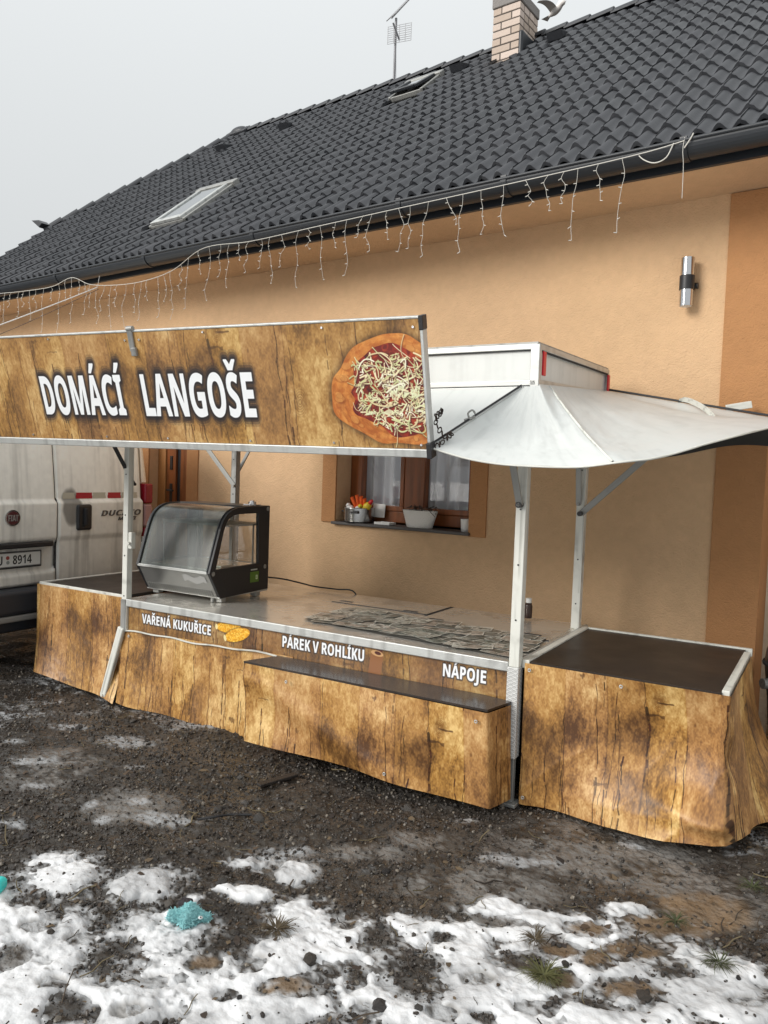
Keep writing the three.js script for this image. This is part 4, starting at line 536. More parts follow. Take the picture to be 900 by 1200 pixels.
{ // small bottle behind the post
  const o = stallThing('small_bottle', 'small dark bottle with a white cap at the back of the steel counter', 'bottle', [-0.36, 0.785, -1.16]);
  part('bottle_body', new THREE.LatheGeometry([[0, 0], [0.026, 0], [0.028, 0.08], [0.02, 0.105], [0, 0.105]].map(([x, y]) => new THREE.Vector2(x, y)), 18), mat({ color: lin(0.045, 0.025, 0.02), roughness: 0.3 }), o); part('cap', cyl([0, 0.1, 0], [0, 0.135, 0], 0.02), M.white, o);
}
// sign over the front
{
  const yr = 5 * Math.PI / 180 + PHI, tr = 17 * Math.PI / 180, rl = -0.4 * Math.PI / 180, ax = new THREE.Vector3(Math.cos(yr), 0, -Math.sin(yr)), nz = new THREE.Vector3(Math.sin(yr), 0, Math.cos(yr));
  const n = nz.clone().multiplyScalar(Math.cos(tr)).add(new THREE.Vector3(0, -Math.sin(tr), 0)), up = n.clone().cross(ax), m = new THREE.Matrix4().makeBasis(ax, up, n).multiply(new THREE.Matrix4().makeRotationZ(rl));
  const o = thing('sign_board', 'long timber-print sign with white lettering and a fried flatbread picture over the stall front', 'sign', S(-0.263, 1.865, 0.6)); o.quaternion.setFromRotationMatrix(m);
  const W = 3.4, H = 0.6, x0 = -W;
  const tex = banner(W, H, 590, 0.3, 0.15, (c, k) => {
    c.fillStyle = 'rgba(140,108,66,0.22)'; c.fillRect(0, 0, W * k, H * k); const X = (x) => x - x0, Y = (y) => H - y;
    letter(c, k, 'DOMÁCÍ', X(-2.462), X(-1.815), Y(0.372), Y(0.15), 34); letter(c, k, 'LANGOŠE', X(-1.69), X(-0.93), Y(0.372), Y(0.146), 34);
    const R = rng(551), cx = X(-0.15) * k, cy = Y(0.27) * k, r = 0.325 * k; // fried flatbread with sauce and grated cheese
    const lump = (rx, ry, n, j, off = 0) => { c.beginPath(); for (let i = 0; i <= n; i++) { const a = i / n * Math.PI * 2, q = 1 + j * (fbm(Math.cos(a) * 2 + 7 + off, Math.sin(a) * 2 + 7, 557, 2) - 0.5); const px = cx + rx * q * Math.cos(a), py = cy + ry * q * Math.sin(a); i ? c.lineTo(px, py) : c.moveTo(px, py); } c.closePath(); };
    c.shadowColor = 'rgba(20,10,5,.8)'; c.shadowBlur = 22; lump(r * 1.03, r * 0.8, 90, 0.2); c.fillStyle = '#b5652a'; c.fill(); c.shadowBlur = 0; c.save(); c.clip();
    for (let i = 0; i < 1800; i++) { const a = R() * 6.3, q = 0.62 + 0.42 * R(), up = Math.sin(a) < 0 ? 1 : 0; c.fillStyle = ['rgba(226,152,72,.2)', 'rgba(196,118,54,.2)', 'rgba(236,180,104,.18)', 'rgba(150,76,30,.17)', 'rgba(126,60,22,.15)'][Math.floor(R() * (up ? 4 : 5))]; c.beginPath(); c.ellipse(cx + r * q * Math.cos(a), cy + r * 0.82 * q * Math.sin(a), 3 + R() * 15, 2 + R() * 8, a + 1.57, 0, 7); c.fill(); }
    for (let i = 0; i < 26; i++) { const a = R() * 6.3, q = 0.78 + 0.18 * R(), x = cx + r * q * Math.cos(a), y = cy + r * 0.82 * q * Math.sin(a), w = 6 + R() * 13; c.fillStyle = 'rgba(110,48,16,.25)'; c.beginPath(); c.ellipse(x + 2, y + 3, w, w * 0.7, R(), 0, 7); c.fill(); c.fillStyle = 'rgba(232,170,92,.4)'; c.beginPath(); c.ellipse(x, y, w * 0.85, w * 0.55, R(), 0, 7); c.fill(); } c.restore();
    lump(r * 0.76, r * 0.58, 90, 0.5, 3); c.fillStyle = '#6e1a12'; c.fill(); c.save(); c.clip(); for (let i = 0; i < 420; i++) { const a = R() * 6.3, q = Math.sqrt(R()) * 0.95; c.fillStyle = ['rgba(160,40,22,.45)', 'rgba(74,12,12,.45)', 'rgba(196,74,34,.35)', 'rgba(40,8,10,.35)', 'rgba(214,110,60,.25)'][Math.floor(R() * 5)]; c.beginPath(); c.ellipse(cx + r * 0.85 * q * Math.cos(a), cy + r * 0.7 * q * Math.sin(a), 4 + R() * 18, 3 + R() * 9, R() * 3, 0, 7); c.fill(); } c.restore();
    c.lineCap = 'round'; for (let i = 0; i < 330; i++) { const a = R() * 6.3, q = Math.pow(R(), 0.6) * 0.74, x = cx + r * q * Math.cos(a) + 0.02 * k, y = cy + r * 0.76 * q * Math.sin(a), d = R() * 6.3, l = 10 + R() * R() * 85, b1 = (R() - 0.5) * 60, b2 = (R() - 0.5) * 60, lw = 1.6 + R() * 3.6, p = [x + l * 0.35 * Math.cos(d) + b1, y + l * 0.35 * Math.sin(d) + b2, x + l * Math.cos(d), y + l * Math.sin(d)];
      c.strokeStyle = 'rgba(50,12,8,.35)'; c.lineWidth = lw + 1; c.beginPath(); c.moveTo(x + 2, y + 3); c.quadraticCurveTo(p[0] + 2, p[1] + 3, p[2] + 2, p[3] + 3); c.stroke(); c.strokeStyle = ['#e2e0b4', '#cfd09a', '#efecd2', '#bfc48e', '#e9dcb4', '#d8c79a'][Math.floor(R() * 6)]; c.lineWidth = lw; c.beginPath(); c.moveTo(x, y); c.quadraticCurveTo(...p); c.stroke(); }
    for (let i = 0; i < 12; i++) { const a = R() * 6.3, q = R() * 0.6, x = cx + r * q * Math.cos(a), y = cy + r * 0.7 * q * Math.sin(a); c.fillStyle = 'rgba(226,230,190,.85)'; c.beginPath(); for (let j = 0; j < 6; j++) c.lineTo(x + (R() - 0.5) * 46, y + (R() - 0.5) * 32); c.fill(); }
  });
  const g = bx(x0, 0, 0.0, 0, H, 0.018); { const p = g.attributes.position, uv = g.attributes.uv; for (let i = 0; i < p.count; i++) uv.setXY(i, (p.getX(i) - x0) / W, p.getY(i) / H); }
  part('printed_panel', g, mat({ map: tex, roughness: 0.42, bumpMap: vinylBump, bumpScale: 0.003 }), o);
  part('bottom_rail', bx(x0, -0.042, -0.03, 0.006, -0.001, 0.026, 0.005), M.alu, o); part('top_rail', bx(x0, H + 0.001, -0.012, 0.006, H + 0.012, 0.022, 0.003), M.alu, o); part('end_rail', [bx(0.001, 0.03, -0.03, 0.016, H - 0.05, 0.02, 0.003)], M.alu, o); part('end_cap', bx(-0.002, H - 0.05, -0.03, 0.019, H + 0.014, 0.024, 0.003), M.black, o); part('end_cap', bx(-0.004, -0.046, -0.034, 0.022, 0.03, 0.03, 0.004), M.black, o);
  part('latch', [bx(-1.70, 0.50, 0.018, -1.665, 0.625, 0.03, 0.004), bx(-1.69, 0.475, 0.018, -1.655, 0.52, 0.036, 0.004), cyl([-1.70, 0.62, 0.02], [-1.66, 0.62, 0.02], 0.014)], M.aluDull, o);
  part('bolt', [[-0.03, 0.02], [-0.03, 0.565], [-0.5, 0.02], [-1.0, 0.018], [-1.55, 0.02], [-2.0, 0.02], [-2.6, 0.02], [-0.5, 0.58], [-1.2, 0.585], [-2.3, 0.585], [-1.73, 0.56], [-1.63, 0.56]].map(([x, y]) => cyl([x, y, 0.016], [x, y, 0.024], 0.007, 0.006, 10)), M.chrome, o);
}
{ // chain at the sign's end
  const o = stallThing('rusty_chain', 'rusty brown chain hanging at the right end of the sign', 'chain', [-0.25, 1.89, 0.57]), m = mat({ color: lin(0.05, 0.035, 0.028), roughness: 0.6, metalness: 0.5 }), g = new THREE.TorusGeometry(0.011, 0.003, 8, 16).scale(0.75, 1.25, 1), R = rng(563);
  const c = new THREE.CatmullRomCurve3([[-0.01, 0.13, -0.03], [0.015, 0.155, -0.03], [0.0, 0.11, 0], [0.02, 0.06, -0.01], [0.05, 0.03, -0.03], [0.06, 0.05, -0.05], [0.03, 0.0, -0.01], [0.01, -0.02, 0.01]].map(V));
  for (let i = 0; i < 20; i++) { const k = part('link', g, m, o), p = c.getPoint(i / 19); k.position.copy(p); k.rotation.set(R() * 0.8, (i % 2) * 1.57 + R() * 0.6, (R() - 0.5) * 1.6); }
}
// side tables with timber-print skirts
{
  const o = stallThing('side_table', 'dark-topped side table with white edge and bulging timber-print skirt at the right end', 'table', [0.5, 0, -0.5], 'side tables at the ends of the stall'), g = (x) => shift(x, -0.5, 0, 0.5);
  part('table_top', g(bx(0.07, 0.755, -1.10, 1.0, 0.777, 0.0)), M.tableTop, o); part('edge_frame', [g(bx(0.03, 0.74, -1.13, 0.07, 0.785, 0.005, 0.004)), g(bx(1.0, 0.74, -1.0, 1.035, 0.786, -0.015, 0.004)), g(bx(0.07, 0.74, -1.128, 1.035, 0.786, -1.10, 0.004))], M.whitePaint, o);
  for (const [x, z] of [[0.1, -0.25], [0.93, -0.28], [0.1, -1.05], [0.93, -0.95]]) part('leg', g(bx(x - 0.018, 0, z - 0.018, x + 0.018, 0.745, z + 0.018, 0.004)), M.aluDull, o);
  const e = 0.54; // share of the skirt that is front
  const fn = (u, v) => {
    const f = clamp(u / e), s = clamp((u - e) / (1 - e)), b = sst(0, 1, v);
    let x = u < e ? lerp(0.05, 1.045, f) : 1.045 + 0.0 * s, z = u < e ? 0.018 : lerp(0.018, -0.985, s); const y0 = lerp(0.772, 0.785, 0), y1 = u < e ? lerp(0.015, 0.082, f * f) : lerp(0.082, 0.03, s); let y = lerp(y0, y1, v);
    const hol = Math.sin(Math.PI * Math.min(1, v * 1.15)); const ridge = Math.exp(-Math.pow((v - (0.58 + 0.28 * f)) / 0.085, 2));
    if (u < e) { z += -0.11 * hol * sst(0.05, 0.75, f) * (1 - 0.35 * sst(0.85, 1, f)) + 0.07 * ridge * sst(0.45, 0.9, f) - 0.02 * v * f + 0.085 * v * v * v * sst(0.2, 0.7, f) + 0.008 * Math.sin(f * 8 - v * 3) * v + 0.006 * Math.sin(f * 15 + v * 2) * v - 0.012 * Math.pow(Math.abs(Math.sin(f * 9 + v * 5 + 2 * fbm(f * 4, v * 4, 591, 2))), 0.5) * v - 0.03 * sst(0.92, 1, f) * sst(0.3, 0.7, v); x += 0.03 * v * f - 0.02 * hol * sst(0.9, 1, f); }
    else { x += 0.25 * v * v * sst(0.02, 0.6, s) - 0.02 * Math.pow(Math.abs(Math.sin(s * 6 + v * 2)), 0.6) * v + 0.03 * v - 0.02 * hol * (1 - sst(0, 0.12, s)) + 0.035 * Math.sin(s * 9 + 1) * v * (0.3 + v) - 0.03 * Math.exp(-Math.pow((v - 0.5) / 0.12, 2)) * Math.exp(-Math.pow((s - 0.1) / 0.1, 2)); z += (-0.07 * v + 0.05 * v * v * v) * (1 - s) - 0.03 * (1 - sst(0, 0.12, s)) * sst(0.3, 0.7, v) - 0.11 * hol * 0.65 * (1 - sst(0, 0.15, s)); }
    y += 0.003 * Math.sin(u * 31) * v; return [x - 0.5, y, z + 0.5];
  };
  part('table_skirt', grid(150, 60, fn, (u, v) => [u * 2.0, -v * 0.76]), woodMat(0.62, 0.96, { roughness: 0.48, bumpScale: 0.009 }), o, 'golden timber-print vinyl skirt folded at the corner');
  part('eyelet', [[0.08, 0.74], [0.55, 0.735], [0.55, 0.115], [0.075, 0.06]].map(([x, y]) => g(prep(new THREE.TorusGeometry(0.007, 0.003, 8, 16).translate(x, y, 0.03)))), M.alu, o);
}
{
  const o = stallThing('side_table', 'dark-topped side table with timber-print skirt at the left end beside the van', 'table', [-3.5, 0, -0.5], 'side tables at the ends of the stall'), g = (x) => shift(x, 3.5, 0, 0.5);
  part('table_top', g(bx(-3.94, 0.755, -1.15, -3.03, 0.776, -0.02)), M.tableTop, o); part('edge_frame', [g(bx(-3.97, 0.74, -1.16, -3.94, 0.784, 0.0, 0.004)), g(bx(-3.94, 0.742, -0.02, -3.0, 0.783, 0.0, 0.004)), g(bx(-3.94, 0.74, -1.16, -3.0, 0.784, -1.15, 0.004))], M.whitePaint, o);
  for (const [x, z] of [[-3.9, -0.08], [-3.1, -0.08], [-3.9, -1.05], [-3.1, -1.05]]) part('leg', g(bx(x - 0.018, 0, z - 0.018, x + 0.018, 0.745, z + 0.018, 0.004)), M.aluDull, o);
  part('table_skirt', grid(90, 30, (u, v) => { const e = 0.5, f = clamp((u - e) / (1 - e)), s = 1 - clamp(u / e); let x = u < e ? -3.975 : lerp(-3.975, -3.0, f), z = u < e ? lerp(0.015, -1.14, s) : 0.015; const y = lerp(0.768, u < e ? 0.09 : lerp(0.09, 0.0, f) + 0.012 * Math.sin(f * 9), v); if (u < e) x += 0.04 * v * s + 0.02 * Math.sin(s * 8) * v + 0.05 * v * v * (1 - s); else { z += 0.03 * Math.sin(f * 7 + 0.6) * v * v - 0.03 * Math.sin(Math.PI * v) * sst(0.3, 1, f) + 0.05 * v * v * v; x += 0.06 * v * v * (1 - f); } return [x + 3.5, y, z + 0.5]; }, (u, v) => [u * 2.0, -v * 0.74]), woodMat(0.15, 0.9), o, 'timber-print vinyl skirt hanging round the left table');
}
// heated display case
{
  const o = stallThing('display_case', 'black and steel countertop display case with a curved dirty glass front', 'display case', [-2.7, 0.77, -0.5]), y0 = 0.77;
  const prof = [[-0.27, 0.80], [-0.153, 0.99], [-0.255, 1.30], [-0.285, 1.36], [-0.325, 1.402], [-0.375, 1.43], [-0.43, 1.444], [-0.52, 1.45], [-0.80, 1.452], [-0.80, 0.815]];
  const hole = [[-0.215, 1.012], [-0.292, 1.285], [-0.315, 1.335], [-0.345, 1.37], [-0.39, 1.39], [-0.45, 1.398], [-0.665, 1.4], [-0.68, 1.02]];
  const side = (x) => { const s = poly(prof.map(([z, y]) => [z + 0.5, y - y0])); s.holes.push(path2(hole.map(([z, y]) => [z + 0.5, y - y0]))); return uvm(extr(s, 0.02, 0.003).rotateY(-Math.PI / 2).translate(x + 2.7, 0, 0)); };
  const X0 = -3.06, X1 = -2.33;
  for (const x of [X0 + 0.022, X1]) {
    const sp = part('side_panel', side(x), M.black, o); part('side_pane', uvm(extr(poly(hole.map(([z, y]) => [z + 0.5, y - y0])), 0.004).rotateY(-Math.PI / 2).translate(x + 2.7 - 0.008, 0, 0)), M.glass, sp);
    part('screw', [[-0.19, 0.985], [-0.775, 1.43], [-0.755, 0.99]].map(([z, y]) => cyl([x + 2.7 - 0.001, y - y0, z + 0.5], [x + 2.705, y - y0, z + 0.5], 0.016)), M.aluDull, sp);
  }
  const gp = [[-0.160, 0.995], [-0.262, 1.302], [-0.292, 1.36], [-0.332, 1.40], [-0.38, 1.427], [-0.43, 1.440], [-0.56, 1.447]];
  const gc = new THREE.CatmullRomCurve3(gp.map(([z, y]) => new THREE.Vector3(0, y - y0, z + 0.5)));
  const film = dataTex(256, 256, (u, v) => { const k = 0.78 - 0.24 * sst(0.35, 0.7, fbm(u * 4, v * 3, 571, 4, 0)); return [k * 0.95, k, k * 0.97]; }, true, 1);
  const glass = new THREE.MeshPhysicalMaterial({ map: film, transmission: 0.8, thickness: 0, roughness: 0.2, side: THREE.DoubleSide });
  part('front_glass', grid(8, 40, (u, v) => { const p = gc.getPoint(v); return [lerp(X0, X1, u) + 2.7 + lerp(0.024, -0.024, u), p.y, p.z]; }), glass, o);
  part('glass_edge', [tube(gp.map(([z, y]) => [X0 + 2.728, y - y0, z + 0.506]), 0.01, 40), tube(gp.map(([z, y]) => [X1 + 2.676, y - y0, z + 0.506]), 0.008, 40)], M.anthracite, o);
  part('front_lip', [bar([X0 + 2.722, 0.222, 0.346], [X1 + 2.678, 0.222, 0.346], 0.02, 0.012, 0.003)], M.alu, o);
  part('base_panel', [grid(4, 4, (u, v) => [lerp(X0, X1, u) + 2.7 + lerp(0.022, -0.022, u), lerp(0.035, 0.215, v), lerp(0.235, 0.34, v)])], mat({ color: lin(0.36, 0.36, 0.35), roughness: 0.33, metalness: 0.7 }), o); part('base_trim', [bx(X0 + 2.7, 0.03, -0.3, X1 + 2.7, 0.045, 0.235, 0.004)], M.alu, o);
  part('vent_strip', Array.from({ length: 30 }, (_, i) => bar([X0 + 2.75 + i * 0.0215, 0.045, 0.243], [X0 + 2.75 + i * 0.0215, 0.085, 0.268], 0.006, 0.006, 0)), M.aluDull, o);
  part('sticker_remains', grid(6, 3, (u, v) => { const y = 0.135 + 0.05 * v + 0.012 * Math.sin(u * 9); return [X1 + 2.7 - 0.28 + 0.22 * u, y, lerp(0.235, 0.34, (y - 0.035) / 0.18) + 0.003]; }), mat({ color: lin(0.4, 0.4, 0.39), roughness: 0.7 }), o);
  part('lid', [bx(X0 + 2.7, 0.665, -0.3, X1 + 2.7, 0.684, -0.05, 0.004)], M.black, o); part('rear_pane', bx(X0 + 2.72, 0.235, -0.3, X1 + 2.68, 0.63, -0.296), M.glass, o); part('rear_frame', [bx(X0 + 2.72, 0.63, -0.3, X1 + 2.68, 0.665, -0.28), bx(-0.015, 0.235, -0.304, 0.015, 0.63, -0.284), bx(X0 + 2.72, 0.235, -0.3, X0 + 2.75, 0.63, -0.28), bx(X1 + 2.65, 0.235, -0.3, X1 + 2.68, 0.63, -0.28)], M.aluDull, o); part('rear_wall', [bx(X0 + 2.72, 0.045, -0.3, X1 + 2.68, 0.235, -0.285), bx(X0 + 2.72, 0.2, -0.28, X1 + 2.68, 0.215, 0.3)], mat({ color: lin(0.45, 0.45, 0.43), roughness: 0.4, metalness: 0.3 }), o);
  part('shelf', [bx(X0 + 2.73, 0.535, -0.27, X1 + 2.67, 0.55, 0.12), ...[-0.25, 0.1].map((z) => bx(X0 + 2.73, 0.2, z, X0 + 2.74, 0.55, z + 0.01)), bx(X1 + 2.66, 0.22, -0.16, X1 + 2.67, 0.55, -0.15)], M.aluDull, o); part('tray', [bx(X0 + 2.75, 0.216, -0.25, X1 + 2.65, 0.235, 0.25, 0.006), bx(X1 + 2.5, 0.236, 0.02, X1 + 2.62, 0.25, 0.14, 0.005)], M.steel, o);
  part('knob', [cyl([0.28, 0.684, -0.2], [0.28, 0.71, -0.2], 0.03), cyl([0.28, 0.705, -0.2], [0.28, 0.72, -0.2], 0.018), bx(0.22, 0.684, -0.23, 0.34, 0.692, -0.17)], M.chrome, o);
  for (const [x, z] of [[X0 + 2.76, 0.18], [X1 + 2.66, 0.18], [X0 + 2.76, -0.24], [X1 + 2.66, -0.2]]) part('foot', [bx(x - 0.03, -0.003, z - 0.025, x + 0.03, 0.034, z + 0.025, 0.006)], M.aluDull, o); part('foot', cyl([X1 + 2.62, -0.003, 0.22], [X1 + 2.62, 0.035, 0.22], 0.014), M.aluDull, o);
  const c = document.createElement('canvas'); c.width = 128; c.height = 160; const x = c.getContext('2d'); x.fillStyle = '#16181a'; x.fillRect(0, 0, 128, 44); x.fillStyle = '#b9bdb8'; x.fillRect(8, 14, 96, 14); x.fillStyle = '#58792b'; x.fillRect(0, 44, 128, 116); x.fillStyle = '#d9e4c0'; x.fillRect(84, 84, 26, 46); x.fillStyle = '#58792b'; x.fillRect(91, 92, 12, 12); x.fillRect(91, 110, 12, 12);
  const lg = grid(1, 1, (u, v) => [X1 + 2.7045, lerp(0.112, 0.222, v), lerp(-0.085, -0.185, u)]); part('label', lg, mat({ map: canvasTex(c), roughness: 0.4 }), o);
  solo('power_cable', tube([[...S(-2.4, 0.9, -0.8)], [...S(-2.32, 0.87, -0.98)], [...S(-2.25, 0.83, -1.12)], [...S(-2.2, 0.795, -1.24)], [...S(-2.0, 0.79, -1.27)], [...S(-1.85, 0.785, -1.285)], [...S(-1.8, 0.6, -1.33)]], 0.006, 40), M.black, 'black power cable running from the display case to the back of the counter', 'cable');
}

// ------------------------------------------------------------------ the van at the left
{
  const o = stallThing('parked_van', 'dirty white panel van parked behind the left table, rear doors towards the stall', 'van', [-4.25, 0, -0.37]); // x = 0 is the rear face, forward is -x
  const dirt = dataTex(512, 512, (u, v) => { const k = 1.05 - 0.22 * sst(0.42, 0.8, fbm(u * 30, v * 2.2, 601, 4)) * (0.4 + 0.6 * sst(1.0, 0.25, v)) - 0.2 * sst(0.85, 0.1, v) * (0.5 + fbm(u * 5, v * 5, 607, 4)) - 0.05 * fbm(u * 60, v * 60, 611, 2); const s = Math.hypot((u - 0.555) / 0.045, (v - 0.56) / 0.065); const q = k * (1 - 0.4 * sst(1.15, 0.8, s + 0.3 * (fbm(u * 20, v * 20, 613, 3) - 0.5))); return [q * 0.985, q * 0.978, q * 0.945]; }, true, 1);
  const paint = mat({ map: dirt, roughness: 0.4 }); const VW = 2.1, VY = 2.4; // dirt map spans the rear face
  const vuv = (g) => { g = prep(g); const p = g.attributes.position, uv = g.attributes.uv ?? new THREE.BufferAttribute(new Float32Array(p.count * 2), 2); for (let i = 0; i < p.count; i++) uv.setXY(i, (1.05 - p.getZ(i)) / VW + 0.04 * (p.getX(i) < -0.3 ? p.getX(i) : 0), p.getY(i) / VY); g.setAttribute('uv', uv); return g; };
  const sil = new THREE.Shape(); sil.moveTo(-0.03, 0.5); sil.lineTo(-0.05, 1.4); sil.lineTo(-0.13, 2.15); sil.quadraticCurveTo(-0.17, 2.27, -0.35, 2.28); sil.lineTo(-3.3, 2.28); sil.quadraticCurveTo(-3.7, 2.25, -4.0, 1.9); sil.lineTo(-4.35, 1.45); sil.quadraticCurveTo(-5.0, 1.3, -5.1, 1.05); sil.lineTo(-5.15, 0.45);
  for (const c of [-4.1, -1.0]) { sil.lineTo(c - 0.4, 0.45); sil.absarc(c, 0.42, 0.4, Math.PI, 0, true); } sil.lineTo(-0.03, 0.5);
  part('body', vuv(extr(sil, 1.86, 0.08, 20).translate(0, 0, -0.93)), paint, o);
  // rear doors: pressed panels with two creases
  const xs = (y) => (y > 1.41 ? -0.015 - 0.085 * Math.pow((y - 1.41) / 0.75, 1.25) : y > 1.385 ? lerp(0.022, -0.015, (y - 1.385) / 0.025) : y > 1.1 ? 0.022 - 0.004 * (y - 1.1) : y > 1.06 ? lerp(0.006, 0.022, (y - 1.06) / 0.04) : 0.006 + 0.004 * (1.06 - y));
  const rr = (z, y) => { const cz = 0.55, cy = 0.94, w = 0.53, h = 0.125, q = 0.05, dx = Math.max(Math.abs(z - cz) - w + q, 0), dy = Math.max(Math.abs(y - cy) - h + q, 0); return q - Math.hypot(dx, dy); };
  const doorPanel = (za, zb, rec) => grid(90, 120, (u, v) => { const z = lerp(za, zb, u), y = lerp(0.715, 2.14, v); let x = xs(y) + 0.012; if (rec) x -= 0.032 * sst(-0.012, 0.012, rr(z, y)); const e = Math.min(Math.abs(z - za), Math.abs(z - zb), y - 0.715, 2.14 - y); if (e < 0.012) x -= 0.018 * Math.pow(1 - e / 0.012, 2); return [x, y, z]; });
  const dl = part('rear_door', vuv(doorPanel(0.02 + 0.003, 0.95, true)), paint, o, 'left rear door with round badge and number plate'), dr = part('rear_door', vuv(doorPanel(-0.905, 0.013, false)), paint, o, 'right rear door with black handle and reflective strip');
  part('door_gap', grid(1, 40, (u, v) => { const y = lerp(0.715, 2.14, v); return [xs(y) - 0.006, y, lerp(0.005, 0.031, u)]; }), M.blackMatt, o); part('corner_pillar', vuv(grid(6, 30, (u, v) => { const y = lerp(1.56, 2.14, v); return [xs(y) + 0.004 - 0.06 * u * u, y, lerp(-0.922, -1.035 + 0.045 * v, u)]; })), paint, o); part('hinge', [0.95].map((y) => bx(-0.05, y, -0.925, 0.03, y + 0.1, -0.905, 0.006)), paint, o);
  part('window_seal', [bx(-0.07, 2.143, -0.93, -0.05, 2.16, 0.95)], M.rubber, o);
  const handle = part('door_handle', [uvm(new RoundedBoxGeometry(0.05, 0.225, 0.155, 5, 0.024)).translate(0.03, 1.255, -0.235)], M.black, dr); part('handle_grip', [uvm(new RoundedBoxGeometry(0.03, 0.15, 0.035, 3, 0.012)).translate(0.062, 1.26, -0.235)], M.blackMatt, handle); part('key_slot', bx(0.05, 1.17, -0.225, 0.06, 1.19, -0.205), M.rubber, handle);
  const cream = mat({ color: lin(0.5, 0.47, 0.38), roughness: 0.5 }), redr = mat({ color: lin(0.4, 0.015, 0.03), roughness: 0.35 });
  const strips = [[-0.045, -0.165, cream], [-0.178, -0.345, redr], [-0.355, -0.49, cream], [-0.515, -0.66, redr], [-0.67, -0.85, cream]];
  for (const [a, b, m] of strips) part('reflective_strip', grid(4, 3, (u, v) => { const y = lerp(1.416, 1.468, v); return [xs(y) + 0.0155, y, lerp(a, b, u) + 0.008 * (vn(u * 9, v * 9, 7) - 0.5)]; }), m, dr);
  // round badge, lettering, plate
  const badge = part('round_badge', [cyl([0.02, 1.272, 0.44], [0.042, 1.272, 0.44], 0.068, 0.064, 36)], M.chrome, dl); part('badge_face', cyl([0.04, 1.272, 0.44], [0.0455, 1.272, 0.44], 0.054, 0.052, 36), mat({ color: lin(0.085, 0.018, 0.022), roughness: 0.3 }), badge);
  const font = await new FontLoader().loadAsync('fonts/droid/droid_sans_bold.typeface.json');
  const word = (s, h, d, w) => { const g = new TextGeometry(s, { font, size: h, depth: d, curveSegments: 4 }); g.computeBoundingBox(); const b = g.boundingBox; g.translate(-(b.min.x + b.max.x) / 2, -h / 2, 0); g.scale(w / (b.max.x - b.min.x), 1, 1); return prep(g); };
  part('badge_letters', word('FIAT', 0.05, 0.004, 0.085).rotateY(Math.PI / 2).translate(0.045, 1.272, 0.44), M.aluDull, badge);
  const shear = (g) => { const m = new THREE.Matrix4().set(1, 0.35, 0, 0, 0, 1, 0, 0, 0, 0, 1, 0, 0, 0, 0, 1); g.applyMatrix4(m); return g; }; const grey = mat({ color: lin(0.1, 0.095, 0.09), roughness: 0.5, metalness: 0.3 });
  part('model_lettering', [shear(word('DUCATO', 0.05, 0.006, 0.44)).rotateY(Math.PI / 2).translate(0.034, 1.285, -0.645), shear(word('MULTI', 0.032, 0.006, 0.2)).rotateY(Math.PI / 2).translate(0.034, 1.232, -0.71)], grey, dr);
  const c = document.createElement('canvas'); c.width = 1040; c.height = 224; const x = c.getContext('2d'); x.fillStyle = '#c9cbc8'; x.fillRect(0, 0, 1040, 224); x.strokeStyle = '#20242c'; x.lineWidth = 8; x.strokeRect(6, 6, 1028, 212); x.fillStyle = '#17181a'; x.font = 'bold 190px sans-serif'; x.save(); x.translate(300, 182); x.scale(0.78, 1); x.fillText('U', 0, 0); x.fillText('8914', 330, 0); x.restore(); x.fillStyle = '#8d4138'; x.beginPath(); x.arc(478, 78, 30, 0, 7); x.fill(); x.fillStyle = '#7f8785'; x.beginPath(); x.arc(482, 150, 28, 0, 7); x.fill();
  const pl = part('number_plate', [bx(-0.008, 0.862, 0.155, 0.008, 0.998, 0.72, 0.006)], M.black, dl); part('plate_face', grid(1, 1, (u, v) => [0.0095, lerp(0.876, 0.992, v), lerp(0.712, 0.165, u)]), mat({ map: canvasTex(c), roughness: 0.4 }), pl);
  part('grab_bar', [bx(0.0, 1.025, 0.07, 0.05, 1.068, 0.95, 0.012)], M.black, dl);
  // lamps, bumper, wheels
  const lampRed = mat({ color: lin(0.26, 0.008, 0.02), roughness: 0.15 }), lampPale = mat({ color: lin(0.42, 0.24, 0.24), roughness: 0.2 });
  for (const s of [-1, 1]) {
    const z = (a) => s * a, lamp = part('tail_lamp', [bx(-0.09, 1.36, Math.min(z(0.93), z(1.03)), 0.025, 1.55, Math.max(z(0.93), z(1.03)), 0.02)], lampRed, o); part('lamp_lens', [bx(-0.09, 1.14, Math.min(z(0.93), z(1.025)), 0.022, 1.355, Math.max(z(0.93), z(1.025)), 0.02)], lampPale, lamp); part('lamp_lens', [bx(-0.09, 0.93, Math.min(z(0.93), z(1.025)), 0.022, 1.135, Math.max(z(0.93), z(1.025)), 0.02)], lampRed, lamp);
  }
  part('bumper', [uvm(new RoundedBoxGeometry(0.22, 0.2, 2.04, 4, 0.04)).translate(0.03, 0.605, 0), uvm(new RoundedBoxGeometry(0.16, 0.12, 1.98, 3, 0.03)).translate(-0.03, 0.42, 0)], mat({ color: lin(0.022, 0.026, 0.034), roughness: 0.55 }), o); part('bumper_strip', [uvm(new RoundedBoxGeometry(0.18, 0.05, 1.9, 3, 0.015)).translate(0.045, 0.48, 0)], mat({ color: lin(0.22, 0.22, 0.21), roughness: 0.6 }), o);
  for (const [wx, wz] of [[-1.0, -0.88], [-1.0, 0.88], [-4.1, -0.88], [-4.1, 0.88]]) { const w = part('wheel', [uvm(new THREE.TorusGeometry(0.25, 0.095, 14, 36).scale(1, 1, 1.1)).translate(wx, 0.335, wz)], M.rubber, o); part('rim', [cyl([wx, 0.335, wz - 0.07], [wx, 0.335, wz + 0.07], 0.2, 0.2, 28)], M.aluDull, w); }
